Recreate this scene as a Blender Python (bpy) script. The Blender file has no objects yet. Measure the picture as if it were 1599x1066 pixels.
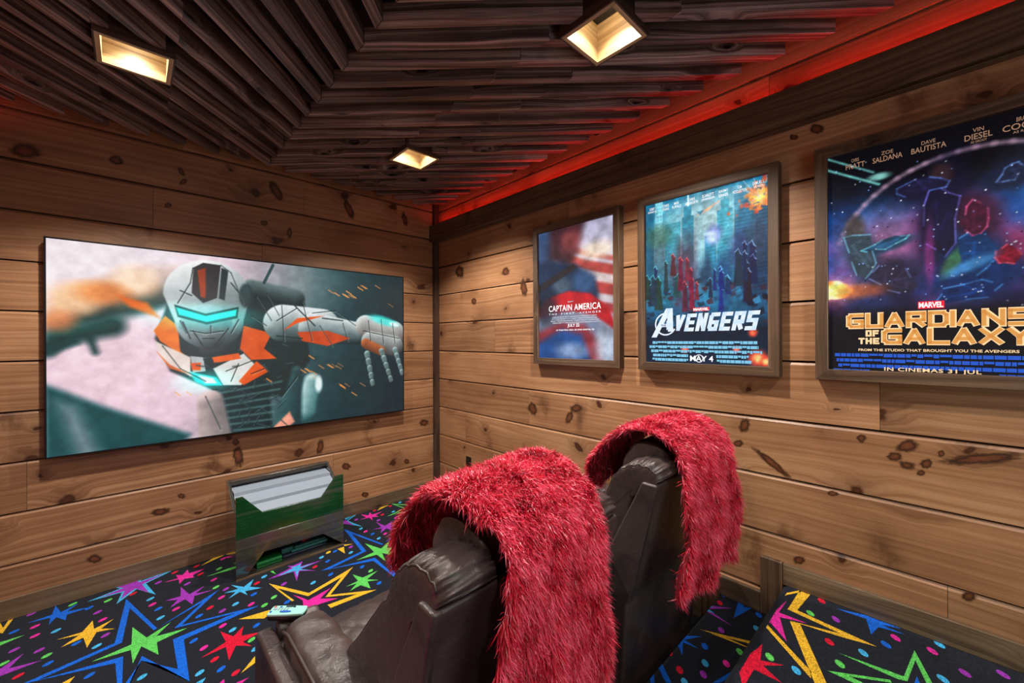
import bpy, bmesh, math, random
import numpy as np
from math import sin, cos, pi, radians as R
from mathutils import Vector, Matrix, geometry as MG

# ------------------------------------------------------------------ camera, world, exposure
SC = bpy.context.scene
COL = SC.collection
F = 629.7                      # focal length in pixels of the 1599 px wide frame
CAMP = Vector((-2.204, -3.420, 1.48))
FWD = Vector((cos(R(46.63)), sin(R(46.63)), 0)); RGT = Vector((FWD.y, -FWD.x, 0)); UP = Vector((0, 0, 1))
ROLL = R(0.25)
cd = bpy.data.cameras.new('camera'); cam = bpy.data.objects.new('camera', cd); COL.objects.link(cam)
cd.sensor_fit = 'HORIZONTAL'; cd.sensor_width = 36; cd.lens = F / 1599 * 36; cd.clip_start = .02; cd.clip_end = 50
cd.shift_y = -2.6 / 1599
m3 = Matrix((RGT, UP, -FWD)).transposed() @ Matrix.Rotation(-ROLL, 3, 'Z')
cam.matrix_world = Matrix.Translation(CAMP) @ m3.to_4x4()
SC.camera = cam
world = bpy.data.worlds.new('world'); SC.world = world; world.use_nodes = True
world.node_tree.nodes['Background'].inputs[0].default_value = (.6, .7, 1, 1)
world.node_tree.nodes['Background'].inputs[1].default_value = .0
SC.view_settings.view_transform = 'Standard'; SC.view_settings.look = 'None'
SC.view_settings.gamma = 1; SC.view_settings.use_curve_mapping = False
SC.view_settings.exposure = 0.0
SC.cycles.max_bounces = 8; SC.cycles.diffuse_bounces = 5; SC.cycles.glossy_bounces = 4
SC.cycles.sample_clamp_indirect = 6; SC.cycles.use_denoising = True

def at(px, py, x=None, y=None, z=None):
    """pixel of the 1599x1066 frame -> point on the plane x=, y= or z= const"""
    u, v = (px - 799.5) / F, (530.4 - py) / F
    u, v = u * cos(ROLL) + v * sin(ROLL), -u * sin(ROLL) + v * cos(ROLL)
    d = RGT * u + UP * v + FWD
    if x is not None: t = (x - CAMP.x) / d.x
    elif y is not None: t = (y - CAMP.y) / d.y
    else: t = (z - CAMP.z) / d.z
    return CAMP + d * t

# room: poster wall x=0, screen wall y=0, left wall x=XL, rear wall y=YB
XL, YB, ZC = -2.98, -4.75, 2.93
ZS, SLH = 2.73, .075           # underside and depth of the ceiling slats
MIDZ, UPZ, MIDY, UPY = .173, .345, -2.64, -2.92

def lamp(name, kind, loc, energy, color, size=.05, rot=(0, 0, 0), size_y=None, spread=None, cone=None):
    d = bpy.data.lights.new(name, kind); d.energy = energy; d.color = color
    if kind == 'AREA':
        d.size = size
        if size_y: d.shape = 'RECTANGLE'; d.size_y = size_y
        if spread: d.spread = spread
    else: d.shadow_soft_size = size
    if kind == 'SPOT': d.spot_size = cone or R(150); d.spot_blend = .35
    o = bpy.data.objects.new(name, d); COL.objects.link(o); o.location = loc; o.rotation_euler = rot
    return o
WARM = (1, .93, .83)
# downlights behind the camera (same kind as the three in view)
for (lx, ly) in ((-2.25, -2.95), (-1.0, -3.95), (-2.3, -4.3)):
    lamp('downlight', 'SPOT', (lx, ly, 2.72), 46, WARM, .04, cone=R(124))
# added cool fill light at the rear wall, posing as daylight from a doorway
lamp('cool_fill', 'AREA', (-1.5, YB + .03, 1.35), 15, (.80, .86, 1), .9, (R(90), 0, 0), 1.9)
# red strip lights lying on the wall ledges, green and magenta accent lights of the room behind the camera
lamp('red_strip', 'AREA', (-.055, -2.3, 2.597), 4.5, (1, .01, .005), .02, (0, R(180), 0), 4.4)
lamp('red_strip', 'AREA', (XL + .055, -2.3, 2.597), 8, (1, .01, .005), .02, (0, R(180), 0), 4.4)
lamp('green_accent', 'AREA', (-1.1, -4.70, .55), 3, (.05, 1, .12), .6, (R(90), 0, 0))
lamp('magenta_accent', 'AREA', (XL + .05, -2.4, .25), 2, (1, .02, .35), .2, (0, R(-90), 0))

# ------------------------------------------------------------------ helpers
rng = random.Random(7); NR = np.random.default_rng(5)
def lin(c):
    return tuple((v / 12.92 if v <= .04045 else ((v + .055) / 1.055) ** 2.4) for v in c)
def rgb(r, g, b): return lin((r / 255, g / 255, b / 255))

def wloc(o):
    v = Vector()
    while o is not None: v = v + o.location; o = o.parent
    return v
class MB:
    """collects polygons with uvs and material numbers, builds ONE mesh object"""
    def __init__(s): s.v = []; s.f = []; s.uv = []; s.m = []; s.tint = 0.0; s.tl = []
    def face(s, pts, uv=None, m=0):
        b = len(s.v); s.v += [tuple(p) for p in pts]; s.f.append(tuple(range(b, b + len(pts))))
        s.uv.append(uv or [(0, 0)] * len(pts)); s.m.append(m); s.tl.append(s.tint)
    def box(s, a, b, ax=None, m=0):
        """box from corner a to corner b; ax = axis of the grain"""
        lo = [min(p, q) for p, q in zip(a, b)]; hi = [max(p, q) for p, q in zip(a, b)]
        s.prism([(lo[0], lo[1]), (hi[0], lo[1]), (hi[0], hi[1]), (lo[0], hi[1])], lo[2], hi[2], 'z', ax, m)
    def prism(s, poly, h0, h1, axis='z', ax=None, m=0):
        """extrude a 2-D polygon along an axis. axis z: (x,y); axis x: (y,z); axis y: (x,z)"""
        area = sum(p[0] * q[1] - q[0] * p[1] for p, q in zip(poly, list(poly[1:]) + [poly[0]]))
        if area < 0: poly = list(poly)[::-1]
        def P(p, h):
            return {'z': (p[0], p[1], h), 'x': (h, p[0], p[1]), 'y': (p[0], h, p[1])}[axis]
        pts = [P(p, h0) for p in poly] + [P(p, h1) for p in poly]
        n = len(poly); off = rng.uniform(0, 40), rng.uniform(0, 40)
        if ax is None:
            ext = [max(q[i] for q in pts) - min(q[i] for q in pts) for i in range(3)]; ax = ext.index(max(ext))
        elif isinstance(ax, str): ax = 'xyz'.index(ax)
        oth = [i for i in range(3) if i != ax]
        def add(ids, nrm):
            if axis == 'y': ids = ids[::-1]
            ps = [pts[i] for i in ids]
            a, b = Vector(ps[1]) - Vector(ps[0]), Vector(ps[2]) - Vector(ps[0]); nn = a.cross(b)
            w = oth[0] if abs(nn[oth[0]]) < abs(nn[oth[1]]) else oth[1]
            s.face(ps, [(q[ax] + off[0], q[w] + off[1] + (3 if w == oth[0] else 0)) for q in ps], m)
        add(list(range(n))[::-1], 0); add(list(range(n, 2 * n)), 0)
        for i in range(n):
            j = (i + 1) % n; add([i, j, n + j, n + i], 0)
    def tube(s, path, r, n=8, m=0, caps=True):
        path = [Vector(p) for p in path]; rings = []
        for i, p in enumerate(path):
            t = (path[min(i + 1, len(path) - 1)] - path[max(i - 1, 0)]).normalized()
            a = t.orthogonal() if i == 0 else (rings[-1][1] - t * rings[-1][1].dot(t))
            a = a.normalized(); b = t.cross(a); rr = r[i] if hasattr(r, '__len__') else r
            rings.append(([p + a * (rr * cos(2 * pi * k / n)) + b * (rr * sin(2 * pi * k / n)) for k in range(n)], a))
        s.loft([q[0] for q in rings], m, caps)
    def loft(s, rings, m=0, caps=True):
        b = len(s.v); n = len(rings[0])
        for k, rg in enumerate(rings): s.v += [tuple(p) for p in rg]
        for k in range(len(rings) - 1):
            for i in range(n):
                j = (i + 1) % n
                s.f.append((b + k * n + i, b + k * n + j, b + (k + 1) * n + j, b + (k + 1) * n + i))
                s.uv.append([(k / 10, i / n), (k / 10, (i + 1) / n), ((k + 1) / 10, (i + 1) / n), ((k + 1) / 10, i / n)]); s.m.append(m); s.tl.append(s.tint)
        if caps:
            for k, fl in ((0, True), (len(rings) - 1, False)):
                ids = [b + k * n + i for i in range(n)]
                c = sum((Vector(s.v[i]) for i in ids), Vector()) / n; s.v.append(tuple(c)); ci = len(s.v) - 1
                for i in range(n):
                    t = (ids[(i + 1) % n], ids[i], ci) if fl else (ids[i], ids[(i + 1) % n], ci)
                    s.f.append(t); s.uv.append([(0, 0)] * 3); s.m.append(m); s.tl.append(s.tint)
    def build(s, name, mats, parent=None, smooth=False, bevel=0, seg=2, weld=True, kind=None):
        me = bpy.data.meshes.new(name)
        me.from_pydata(s.v, [], s.f)
        if not isinstance(mats, (list, tuple)): mats = [mats]
        for q in mats: me.materials.append(q)
        uvl = me.uv_layers.new(name='UVMap')
        uvl.data.foreach_set('uv', np.array([c for f in s.uv for p in f for c in p], dtype=np.float32))
        me.polygons.foreach_set('material_index', np.array(s.m, dtype=np.int32))
        if any(s.tl):
            at_ = me.attributes.new('tint', 'FLOAT', 'FACE'); at_.data.foreach_set('value', np.array(s.tl, dtype=np.float32))
        if weld:
            bm = bmesh.new(); bm.from_mesh(me); bmesh.ops.remove_doubles(bm, verts=bm.verts, dist=1e-5)
            bm.to_mesh(me); bm.free()
        if smooth: me.polygons.foreach_set('use_smooth', np.ones(len(me.polygons), dtype=bool))
        o = bpy.data.objects.new(name, me); COL.objects.link(o)
        if parent is not None:
            me.transform(Matrix.Translation(-wloc(parent))); o.parent = parent
        elif kind != 'structure':
            vs = np.array([q.co[:] for q in me.vertices]); lo, hi = vs.min(0), vs.max(0)
            org = Vector(((lo[0] + hi[0]) / 2, (lo[1] + hi[1]) / 2, lo[2]))
            me.transform(Matrix.Translation(-org)); o.location = org
        if bevel:
            b = o.modifiers.new('bevel', 'BEVEL'); b.width = bevel; b.segments = seg; b.limit_method = 'ANGLE'; b.angle_limit = R(40)
            me.polygons.foreach_set('use_smooth', np.ones(len(me.polygons), dtype=bool))
            w = o.modifiers.new('wn', 'WEIGHTED_NORMAL')
        if kind: o['kind'] = kind
        return o
def tag(o, label, cat, group=None):
    o['label'] = label; o['category'] = cat
    if group: o['group'] = group
    return o
def thing(name, label, cat, loc, group=None):
    o = bpy.data.objects.new(name, None); COL.objects.link(o); o.location = loc; o.empty_display_size = .1
    return tag(o, label, cat, group)
def struct(o): o['kind'] = 'structure'; return o

# ------------------------------------------------------------------ materials
class NT:
    def __init__(s, name):
        s.mat = bpy.data.materials.new(name); s.mat.use_nodes = True; s.t = s.mat.node_tree
        s.b = s.t.nodes['Principled BSDF']; s.out = s.t.nodes['Material Output']
    def n(s, typ, **kw):
        x = s.t.nodes.new(typ)
        for k, v in kw.items():
            if k.startswith('i_'): s.set(x, k[2:], v)
            else: setattr(x, k, v)
        return x
    def set(s, node, key, v):
        key = int(key) if key.isdigit() else key
        i = node.inputs[key]
        if isinstance(v, bpy.types.NodeSocket): s.t.links.new(v, i)
        else: i.default_value = v
    def math(s, op, a, b=None, c=None, clamp=False):
        x = s.n('ShaderNodeMath', operation=op, use_clamp=clamp); s.set(x, '0', a)
        if b is not None: s.set(x, '1', b)
        if c is not None: s.set(x, '2', c)
        return x.outputs[0]
    def mix(s, f, a, b, mode='MIX'):
        x = s.n('ShaderNodeMix', data_type='RGBA', blend_type=mode); s.set(x, '0', f)
        x.inputs[6].default_value = (0, 0, 0, 1)
        for k, v in ((6, a), (7, b)):
            if isinstance(v, bpy.types.NodeSocket): s.t.links.new(v, x.inputs[k])
            else: x.inputs[k].default_value = tuple(v)[:3] + (1,)
        return x.outputs[2]
    def ramp(s, f, stops):
        x = s.n('ShaderNodeValToRGB'); s.set(x, '0', f); e = x.color_ramp.elements
        while len(e) < len(stops): e.new(.5)
        for el, (p, c) in zip(e, stops): el.position = p; el.color = tuple(c)[:3] + (1,)
        return x.outputs[0]
    def noise(s, vec, scale, detail=3, rough=.5, dist=0):
        x = s.n('ShaderNodeTexNoise', i_Scale=scale, i_Detail=detail, i_Roughness=rough, i_Distortion=dist)
        if vec is not None: s.set(x, 'Vector', vec)
        return x.outputs[0]
    def maprange(s, v, a, b, c, d, smooth=False):
        x = s.n('ShaderNodeMapRange'); x.interpolation_type = 'SMOOTHSTEP' if smooth else 'LINEAR'
        for k, q in zip('01234', (v, a, b, c, d)): s.set(x, k, q)
        return x.outputs[0]
    def bump(s, h, strength=.2, dist=.01):
        x = s.n('ShaderNodeBump', i_Strength=strength, i_Distance=dist); s.set(x, 'Height', h)
        s.t.links.new(x.outputs[0], s.b.inputs['Normal'])
    def base(s, c, rough=None, **kw):
        s.set(s.b, 'Base Color', c if isinstance(c, bpy.types.NodeSocket) else tuple(c)[:3] + (1,))
        if rough is not None: s.set(s.b, 'Roughness', rough)
        for k, v in kw.items(): s.set(s.b, k.replace('_', ' '), v)
        return s.mat

def wood(name, dark, mid, light, knotcol, rough=.5, knots=.4, kscale=(1.5, 3.4), contrast=1.0, bump=.25, spec=.5, coat=0, blotch=.35):
    q = NT(name)
    tc = q.n('ShaderNodeUVMap'); sp = q.n('ShaderNodeSeparateXYZ', i_0=tc.outputs[0])
    u, v = sp.outputs[0], sp.outputs[1]
    # knots: voronoi cells stretched along the board
    def vec(a, b, c=0.0):
        x = q.n('ShaderNodeCombineXYZ'); q.set(x, '0', a); q.set(x, '1', b); q.set(x, '2', c); return x.outputs[0]
    wob = q.noise(vec(q.math('MULTIPLY', u, 9), q.math('MULTIPLY', v, 14)), 1, 2)
    wobc = q.math('MULTIPLY_ADD', wob, .22, -.11)
    kv = vec(q.math('MULTIPLY_ADD', u, kscale[0], wobc), q.math('MULTIPLY_ADD', v, kscale[1], wobc))
    vo = q.n('ShaderNodeTexVoronoi', voronoi_dimensions='2D', i_Vector=kv, i_Scale=1.0, i_Randomness=.9)
    dist, cell = vo.outputs['Distance'], q.n('ShaderNodeSeparateColor', i_0=vo.outputs['Color'])
    pick = q.math('LESS_THAN', cell.outputs[0], knots)
    rad = q.math('MULTIPLY_ADD', cell.outputs[1], .075, .03)
    rel = q.math('DIVIDE', dist, rad)
    core = q.math('MULTIPLY', q.maprange(rel, .55, 1.15, 1, 0, True), pick)
    halo = q.math('MULTIPLY', q.maprange(rel, .7, 4.2, 1, 0, True), pick)
    # grain: v displaced round knots and by slow noise, then thin streaks
    slow = q.noise(vec(q.math('MULTIPLY', u, .9), q.math('MULTIPLY', v, 4.5)), 1, 2, .5)
    gv = q.math('ADD', q.math('MULTIPLY', v, 1), q.math('MULTIPLY_ADD', slow, .11, q.math('MULTIPLY', halo, .05)))
    rings = q.noise(vec(q.math('MULTIPLY', u, .35), q.math('MULTIPLY', gv, 62)), 1, 2, .6)
    cath = q.math('FRACT', q.math('MULTIPLY', gv, 21))
    cath = q.maprange(cath, .0, .9, 0, 1, True)
    fine = q.noise(vec(q.math('MULTIPLY', u, 7), q.math('MULTIPLY', v, 330)), 1, 2, .6)
    bl = q.noise(vec(q.math('MULTIPLY', u, 1.7), q.math('MULTIPLY', v, 3.2), 4.0), 1, 3, .55)
    g = q.math('ADD', q.math('MULTIPLY', rings, .8), q.math('MULTIPLY', cath, .10))
    g = q.math('ADD', g, q.math('MULTIPLY_ADD', fine, .26, -.13))
    g = q.math('MULTIPLY_ADD', q.math('SUBTRACT', g, .45), contrast, .5)
    g = q.math('ADD', g, q.math('MULTIPLY_ADD', bl, blotch * 2, -blotch))
    col = q.ramp(g, [(.18, dark), (.5, mid), (.85, light)])
    tint = q.n('ShaderNodeAttribute', attribute_name='tint')
    tv = q.maprange(tint.outputs['Fac'], 0, 1, .78, 1.2)
    tv = q.math('ADD', tv, q.math('MULTIPLY', q.math('LESS_THAN', tint.outputs['Fac'], .001), .22))
    hv = q.n('ShaderNodeHueSaturation', i_Value=tv); q.set(hv, 'Color', col)
    kn = q.noise(vec(q.math('MULTIPLY', u, 40), q.math('MULTIPLY', v, 60)), 1, 2)
    kr = q.math('MULTIPLY_ADD', q.math('SINE', q.math('MULTIPLY', rel, 9)), .18, q.math('MULTIPLY_ADD', kn, .9, .2))
    kc = q.mix(kr, tuple(c * .35 for c in knotcol), knotcol)
    col = q.mix(q.math('MULTIPLY', halo, q.math('MULTIPLY_ADD', kn, .55, .1), clamp=True), hv.outputs[0], kc)
    col = q.mix(core, col, kc)
    # dark smears running across the board at some branch whorls
    sv = vec(q.math('MULTIPLY_ADD', u, 3.1, q.math('MULTIPLY', wobc, 1.6)), q.math('MULTIPLY', v, 1.3), 0)
    v2 = q.n('ShaderNodeTexVoronoi', voronoi_dimensions='2D', i_Vector=sv, i_Scale=1.0, i_Randomness=.95)
    c2 = q.n('ShaderNodeSeparateColor', i_0=v2.outputs['Color'])
    sm = q.math('MULTIPLY', q.maprange(v2.outputs['Distance'], .02, .24, 1, 0, True), q.math('LESS_THAN', c2.outputs[1], knots * .6))
    sm = q.math('MULTIPLY', sm, q.maprange(q.noise(vec(q.math('MULTIPLY', u, 14), q.math('MULTIPLY', v, 9)), 1, 3, .6), .34, .62, 0, 1, True))
    col = q.mix(q.math('MULTIPLY', sm, .72), col, tuple(c * .8 for c in knotcol))
    q.bump(q.math('ADD', rings, q.math('MULTIPLY', fine, .7)), bump, .003)
    q.base(col, rough); q.set(q.b, 'Specular IOR Level', spec); q.set(q.b, 'Coat Weight', coat); q.set(q.b, 'Coat Roughness', .12)
    return q.mat

M = {}
M['pine'] = wood('stained_pine', rgb(108, 71, 46), rgb(153, 109, 76), rgb(191, 148, 110), rgb(80, 44, 24), rough=.40, knots=.55, contrast=.8, blotch=.34, kscale=(2.3, 2.7))
M['dark'] = wood('dark_stained_wood', rgb(34, 22, 17), rgb(62, 43, 34), rgb(92, 68, 54), rgb(28, 16, 10), rough=.5, knots=.4, contrast=1.2)
M['trim'] = wood('weathered_trim', rgb(62, 48, 36), rgb(98, 78, 58), rgb(132, 110, 86), rgb(46, 32, 22), rough=.55, knots=.35, contrast=1.1)
M['frame'] = wood('frame_wood', rgb(54, 38, 27), rgb(84, 62, 45), rgb(120, 95, 73), rgb(48, 30, 20), rough=.5, knots=.2, contrast=1.2)
M['slat'] = wood('charred_slat', rgb(30, 20, 18), rgb(104, 80, 74), rgb(184, 154, 146), rgb(18, 9, 7), rough=.42, knots=.5, kscale=(2.2, 6), contrast=1.4)
M['deck'] = wood('ceiling_deck', rgb(26, 15, 11), rgb(46, 28, 20), rgb(70, 44, 32), rgb(20, 10, 7), rough=.6)
M['boxwood'] = wood('lamp_box_pine', rgb(136, 104, 66), rgb(190, 160, 116), rgb(220, 196, 156), rgb(110, 58, 26), rough=.4, knots=.3)
M['binwood'] = wood('lacquered_grey_wood', rgb(34, 33, 30), rgb(64, 61, 55), rgb(92, 88, 80), rgb(26, 22, 20), rough=.2, knots=.2, contrast=.8, coat=1.0, bump=.08)

def plain(name, c, rough=.5, metal=0, bumpscale=None, bumpstr=.1, spec=.5, var=.0):
    q = NT(name)
    tc = q.n('ShaderNodeTexCoord')
    if var:
        nz = q.noise(tc.outputs['Object'], 40, 3)
        col = q.mix(nz, tuple(x * (1 - var) for x in c), tuple(min(1, x * (1 + var)) for x in c)); q.base(col, rough)
    else: q.base(c, rough)
    q.set(q.b, 'Metallic', metal); q.set(q.b, 'Specular IOR Level', spec)
    if bumpscale: q.bump(q.noise(tc.outputs['Object'], bumpscale, 4), bumpstr, .002)
    return q.mat
def glow(name, c, strength):
    q = NT(name); q.base((0, 0, 0), .5); q.set(q.b, 'Emission Color', tuple(c) + (1,)); q.set(q.b, 'Emission Strength', strength)
    return q.mat
def picture(name, strength, rough=.25, coat=0.0, spec=.5):
    q = NT(name); a = q.n('ShaderNodeAttribute', attribute_name='pic')
    q.base((.01, .01, .01), rough); q.set(q.b, 'Emission Color', a.outputs['Color']); q.set(q.b, 'Emission Strength', strength)
    q.set(q.b, 'Specular IOR Level', spec)
    return q.mat

def leather(name, c1, c2):
    q = NT(name); tc = q.n('ShaderNodeTexCoord'); P = tc.outputs['Object']
    big = q.noise(P, 7, 3, .55, .4); col = q.mix(q.maprange(big, .35, .65, 0, 1), c1, c2)
    vo = q.n('ShaderNodeTexVoronoi', feature='DISTANCE_TO_EDGE', i_Vector=P, i_Scale=420.0)
    grain = q.maprange(vo.outputs['Distance'], 0, .25, 0, 1)
    wr = q.n('ShaderNodeTexWave', i_Vector=P, i_Scale=5.0, i_Distortion=9.0, i_Detail=2.0)
    creas = q.math('MULTIPLY', q.math('POWER', q.noise(P, 16, 3, .6, 1.5), 2), 3.0)
    h = q.math('ADD', q.math('MULTIPLY', grain, .08), q.math('MULTIPLY', creas, .5))
    q.bump(h, .35, .006)
    q.base(col, q.maprange(big, .3, .7, .24, .34)); q.set(q.b, 'Specular IOR Level', .55)
    return q.mat
M['bingreen_reflect'] = wood('green_reflection_wood', rgb(4, 52, 18), rgb(18, 70, 32), rgb(84, 84, 78), rgb(12, 30, 14), rough=.2, knots=.2, contrast=.8, coat=1.0, bump=.08, blotch=.7)  # green reflected light on the upper bin front, put into its wood colour
M['leather'] = leather('brown_leather', rgb(56, 46, 46), rgb(75, 62, 61))
M['piping'] = plain('leather_piping', rgb(62, 52, 51), .4)
M['stitch'] = plain('seam_thread', rgb(120, 108, 104), .6)
M['black'] = plain('black_plastic', rgb(14, 14, 15), .35)
M['blackmatte'] = plain('black_paint', rgb(10, 9, 9), .7)
M['white'] = plain('white_card', rgb(138, 150, 166), .5, var=.03)

# ------------------------------------------------------------------ walls of boards, ceiling
Z0, DZ = .0105, .2725
def knot_mat():
    q = NT('pine_knot'); uv = q.n('ShaderNodeUVMap'); tc = q.n('ShaderNodeTexCoord')
    ln_ = q.n('ShaderNodeVectorMath', operation='LENGTH'); q.set(ln_, '0', uv.outputs[0]); nz = q.noise(tc.outputs['Object'], 55, 4, .6); n2 = q.noise(tc.outputs['Object'], 16, 2)
    r_ = q.math('ADD', ln_.outputs['Value'], q.math('MULTIPLY_ADD', nz, .5, q.math('MULTIPLY_ADD', n2, .5, -.5)))
    col = q.ramp(r_, [(0, rgb(112, 64, 38)), (.38, rgb(92, 50, 29)), (.5, rgb(44, 26, 16)), (.62, rgb(84, 52, 32)), (.9, rgb(120, 84, 54))])
    q.base(col, .42); q.set(q.b, 'Alpha', q.maprange(r_, .48, .95, 1, 0, True)); return q.mat
M['knot'] = knot_mat()
def board_wall(name, axis, face, inward, a0, a1, joints, knots=()):
    """shiplap boards; axis 'x': the wall runs along x at y=face, axis 'y': along y at x=face"""
    mb = MB(); ks = range(0, 11); top = ZC; mat = None
    for k in ks:
        z0, z1 = max(0, Z0 + DZ * k), min(top, Z0 + DZ * (k + 1))
        if k == 10: z1 = top
        cuts = sorted(joints.get(k, []))
        if not cuts:
            cuts = []; p = a0 + rng.uniform(.3, 2.4)
            while p < a1 - .3: cuts.append(p); p += rng.uniform(1.8, 3.2)
        es = [a0] + cuts + [a1]
        for e0, e1 in zip(es, es[1:]):
            mb.tint = rng.uniform(.15, 1)
            g = .0008
            # depth measured from the face into the room negative = behind
            prof = [(-.022, z0 + .0075), (0, z0 + .0075), (0, z1 - .013), (-.0085, z1 - .0005), (-.022, z1 - .0005)]
            poly = [(face + inward * d, z) for d, z in prof]
            mb.prism(poly, e0 + g, e1 - g, 'x' if axis == 'x' else 'y', axis)
    b0, b1 = (min(face - inward * .022, face - inward * .05), max(face - inward * .022, face - inward * .05))
    mb.tint = .001
    if axis == 'x': mb.box((a0, b0, 0), (a1, b1, top), 'x', 1)
    else: mb.box((b0, a0, 0), (b1, a1, top), 'y', 1)
    q = random.Random(5)
    for (kx, ky, rx, ry, rot) in knots:
        c_ = None; pts = []; d = face + inward * .0005
        P_ = lambda u_, v_: at(u_, v_, x=d) if axis == 'y' else at(u_, v_, y=d)
        for j in range(18):
            a = 2 * pi * j / 18; f = 1.75 * q.uniform(.85, 1.12); ex_, ey_ = rx * f * cos(a), ry * f * sin(a)
            pts.append(P_(kx + ex_ * cos(R(rot)) - ey_ * sin(R(rot)), ky + ex_ * sin(R(rot)) + ey_ * cos(R(rot))))
        for j in range(18):
            a0_, a1_ = 2 * pi * j / 18, 2 * pi * (j + 1) / 18
            mb.face([P_(kx, ky), pts[(j + 1) % 18], pts[j]], [(0, 0), (cos(a1_), sin(a1_)), (cos(a0_), sin(a0_))], 2)
    return mb.build(name, [M['pine'], M['blackmatte'], M['knot']], kind='structure')
px_r = lambda px, py: at(px, py, x=0).y
px_f = lambda px, py: at(px, py, y=0).x
struct(board_wall('wall_right', 'y', 0, -1, YB, 0, {3: [px_r(826, 630)], 2: [px_r(727, 670)], 8: [px_r(888, 310)], 4: [px_r(1374, 640)],
       5: [px_r(773, 505)], 9: [px_r(1201, 130)], 10: [px_r(997, 190)], 6: [px_r(1231, 450)], 1: [px_r(1480, 960)], 7: [-2.6], 0: [-1.7]},
       [(1417, 696, 13, 7, -10), (1397, 713, 9, 5, 0), (1416, 726, 10, 5, 10), (1446, 724, 7, 6, 0), (1438, 738, 5, 4, 0), (1470, 708, 4, 4, 0), (1535, 716, 46, 7, -3), (1345, 684, 5, 5, 0), (1163, 663, 6, 9, 25), (1153, 692, 6, 4, 0), (1205, 722, 26, 4, 38), (1247, 874, 7, 5, 0), (1512, 931, 9, 6, 10), (900, 637, 7, 5, 0), (889, 652, 4, 7, 20), (832, 638, 5, 8, -20), (1275, 201, 8, 6, 0), (1390, 1000, 0.1, 0.1, 0), (1240, 214, 5, 3, 0), (718, 424, 5, 7, 0), (790, 424, 5, 5, 0), (740, 470, 3, 4, 0), (818, 450, 4, 10, -10), (1300, 770, 7, 3, 5)]))
struct(board_wall('wall_front', 'x', 0, -1, XL, 0, {9: [px_f(475, 310), px_f(620, 330)], 8: [-2.1], 7: [-1.5], 1: [-1.0], 2: [-2.62], 3: [-2.2]},
       [(148, 872, 9, 5, -8), (250, 799, 12, 4, -10), (283, 774, 5, 3, 0), (372, 712, 6, 12, -8), (368, 690, 4, 4, 0), (500, 698, 4, 9, 10), (662, 660, 5, 4, 0), (431, 298, 5, 14, -28), (545, 326, 4, 12, -22), (40, 236, 18, 8, 8), (181, 250, 9, 5, 10), (283, 268, 3, 6, -40), (286, 284, 5, 3, -30), (262, 320, 4, 3, 0), (632, 342, 3, 8, -15), (452, 362, 3, 6, 0), (412, 348, 4, 3, 0), (541, 728, 5, 4, 0), (570, 772, 4, 3, 0), (635, 720, 3, 3, 0)]))
struct(board_wall('wall_left', 'y', XL, 1, YB, 0, {}))
struct(board_wall('wall_back', 'x', YB, 1, XL, 0, {}))
mb = MB(); mb.box((XL - .05, YB - .05, ZC), (.05, .05, ZC + .04), 'y')
struct(mb.build('ceiling', M['deck'], kind='structure'))
# dark battens the slats are screwed to
mb = MB()
for yy in (-.32, -1.12, -1.92, -2.72, -3.52, -4.32): mb.box((XL, yy - .03, ZS + SLH), (0, yy + .03, ZC), 'x')
struct(mb.build('trim_1', M['blackmatte'], kind='structure'))

# corner post, ledges with the strip lights, baseboards, step posts
mb = MB(); mb.box((-.048, -.048, 0), (0, 0, ZC), 'z'); struct(mb.build('trim_2', M['dark'], kind='structure', bevel=.003))
mb = MB(); mb.box((-.082, YB, 2.437), (-.046, -.001, 2.592), 'y'); mb.box((-.046, YB, 2.437), (0, -.05, 2.475), 'y')
struct(mb.build('trim_3', M['frame'], kind='structure', bevel=.003))
mb = MB(); mb.box((XL + .046, YB, 2.437), (XL + .082, -.001, 2.592), 'y'); mb.box((XL, YB, 2.437), (XL + .046, -.001, 2.475), 'y')
struct(mb.build('trim_4', M['frame'], kind='structure', bevel=.003))
mb = MB(); mb.box((XL, -.019, 0), (-.049, 0, .111), 'x'); struct(mb.build('baseboard_front', M['trim'], kind='structure', bevel=.003))
mb = MB(); mb.box((-.019, -2.56, 0), (0, -.049, .111), 'y')
mb.box((-.019, -2.83, MIDZ), (0, -2.645, MIDZ + .096), 'y'); mb.box((-.019, YB, UPZ), (0, -2.921, UPZ + .096), 'y')
struct(mb.build('baseboard_right', M['trim'], kind='structure', bevel=.003))
mb = MB(); mb.box((-.024, -2.645, 0), (0, -2.56, MIDZ + .10), 'z'); struct(mb.build('trim_5', M['frame'], kind='structure', bevel=.003))
mb = MB(); mb.box((-.026, -2.921, MIDZ), (0, -2.83, UPZ + .10), 'z'); struct(mb.build('trim_6', M['frame'], kind='structure', bevel=.003))

# ------------------------------------------------------------------ carpet with its star pattern
def carpet(name, c):
    q = NT(name); tc = q.n('ShaderNodeTexCoord'); P = tc.outputs['Object']
    sp = q.noise(P, 300, 2, .7); big = q.noise(P, 60, 2, .5)
    k = q.maprange(sp, .34, .68, .35, 1.9); k = q.math('MULTIPLY', k, q.maprange(big, .3, .7, .85, 1.15))
    hv = q.n('ShaderNodeHueSaturation', i_Color=tuple(c) + (1,)); q.set(hv, 'Value', k)
    q.base(hv.outputs[0], .95); q.set(q.b, 'Specular IOR Level', .15); q.set(q.b, 'Sheen Weight', .06); q.set(q.b, 'Sheen Roughness', .5)
    q.bump(sp, .5, .004)
    return q.mat
CK = {'K': rgb(20, 25, 36), 'B': rgb(6, 90, 200), 'C': rgb(58, 160, 214), 'G': rgb(84, 186, 84), 'Y': rgb(212, 166, 40),
      'M': rgb(204, 34, 144), 'P': rgb(142, 44, 168), 'R': rgb(192, 10, 46)}
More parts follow.
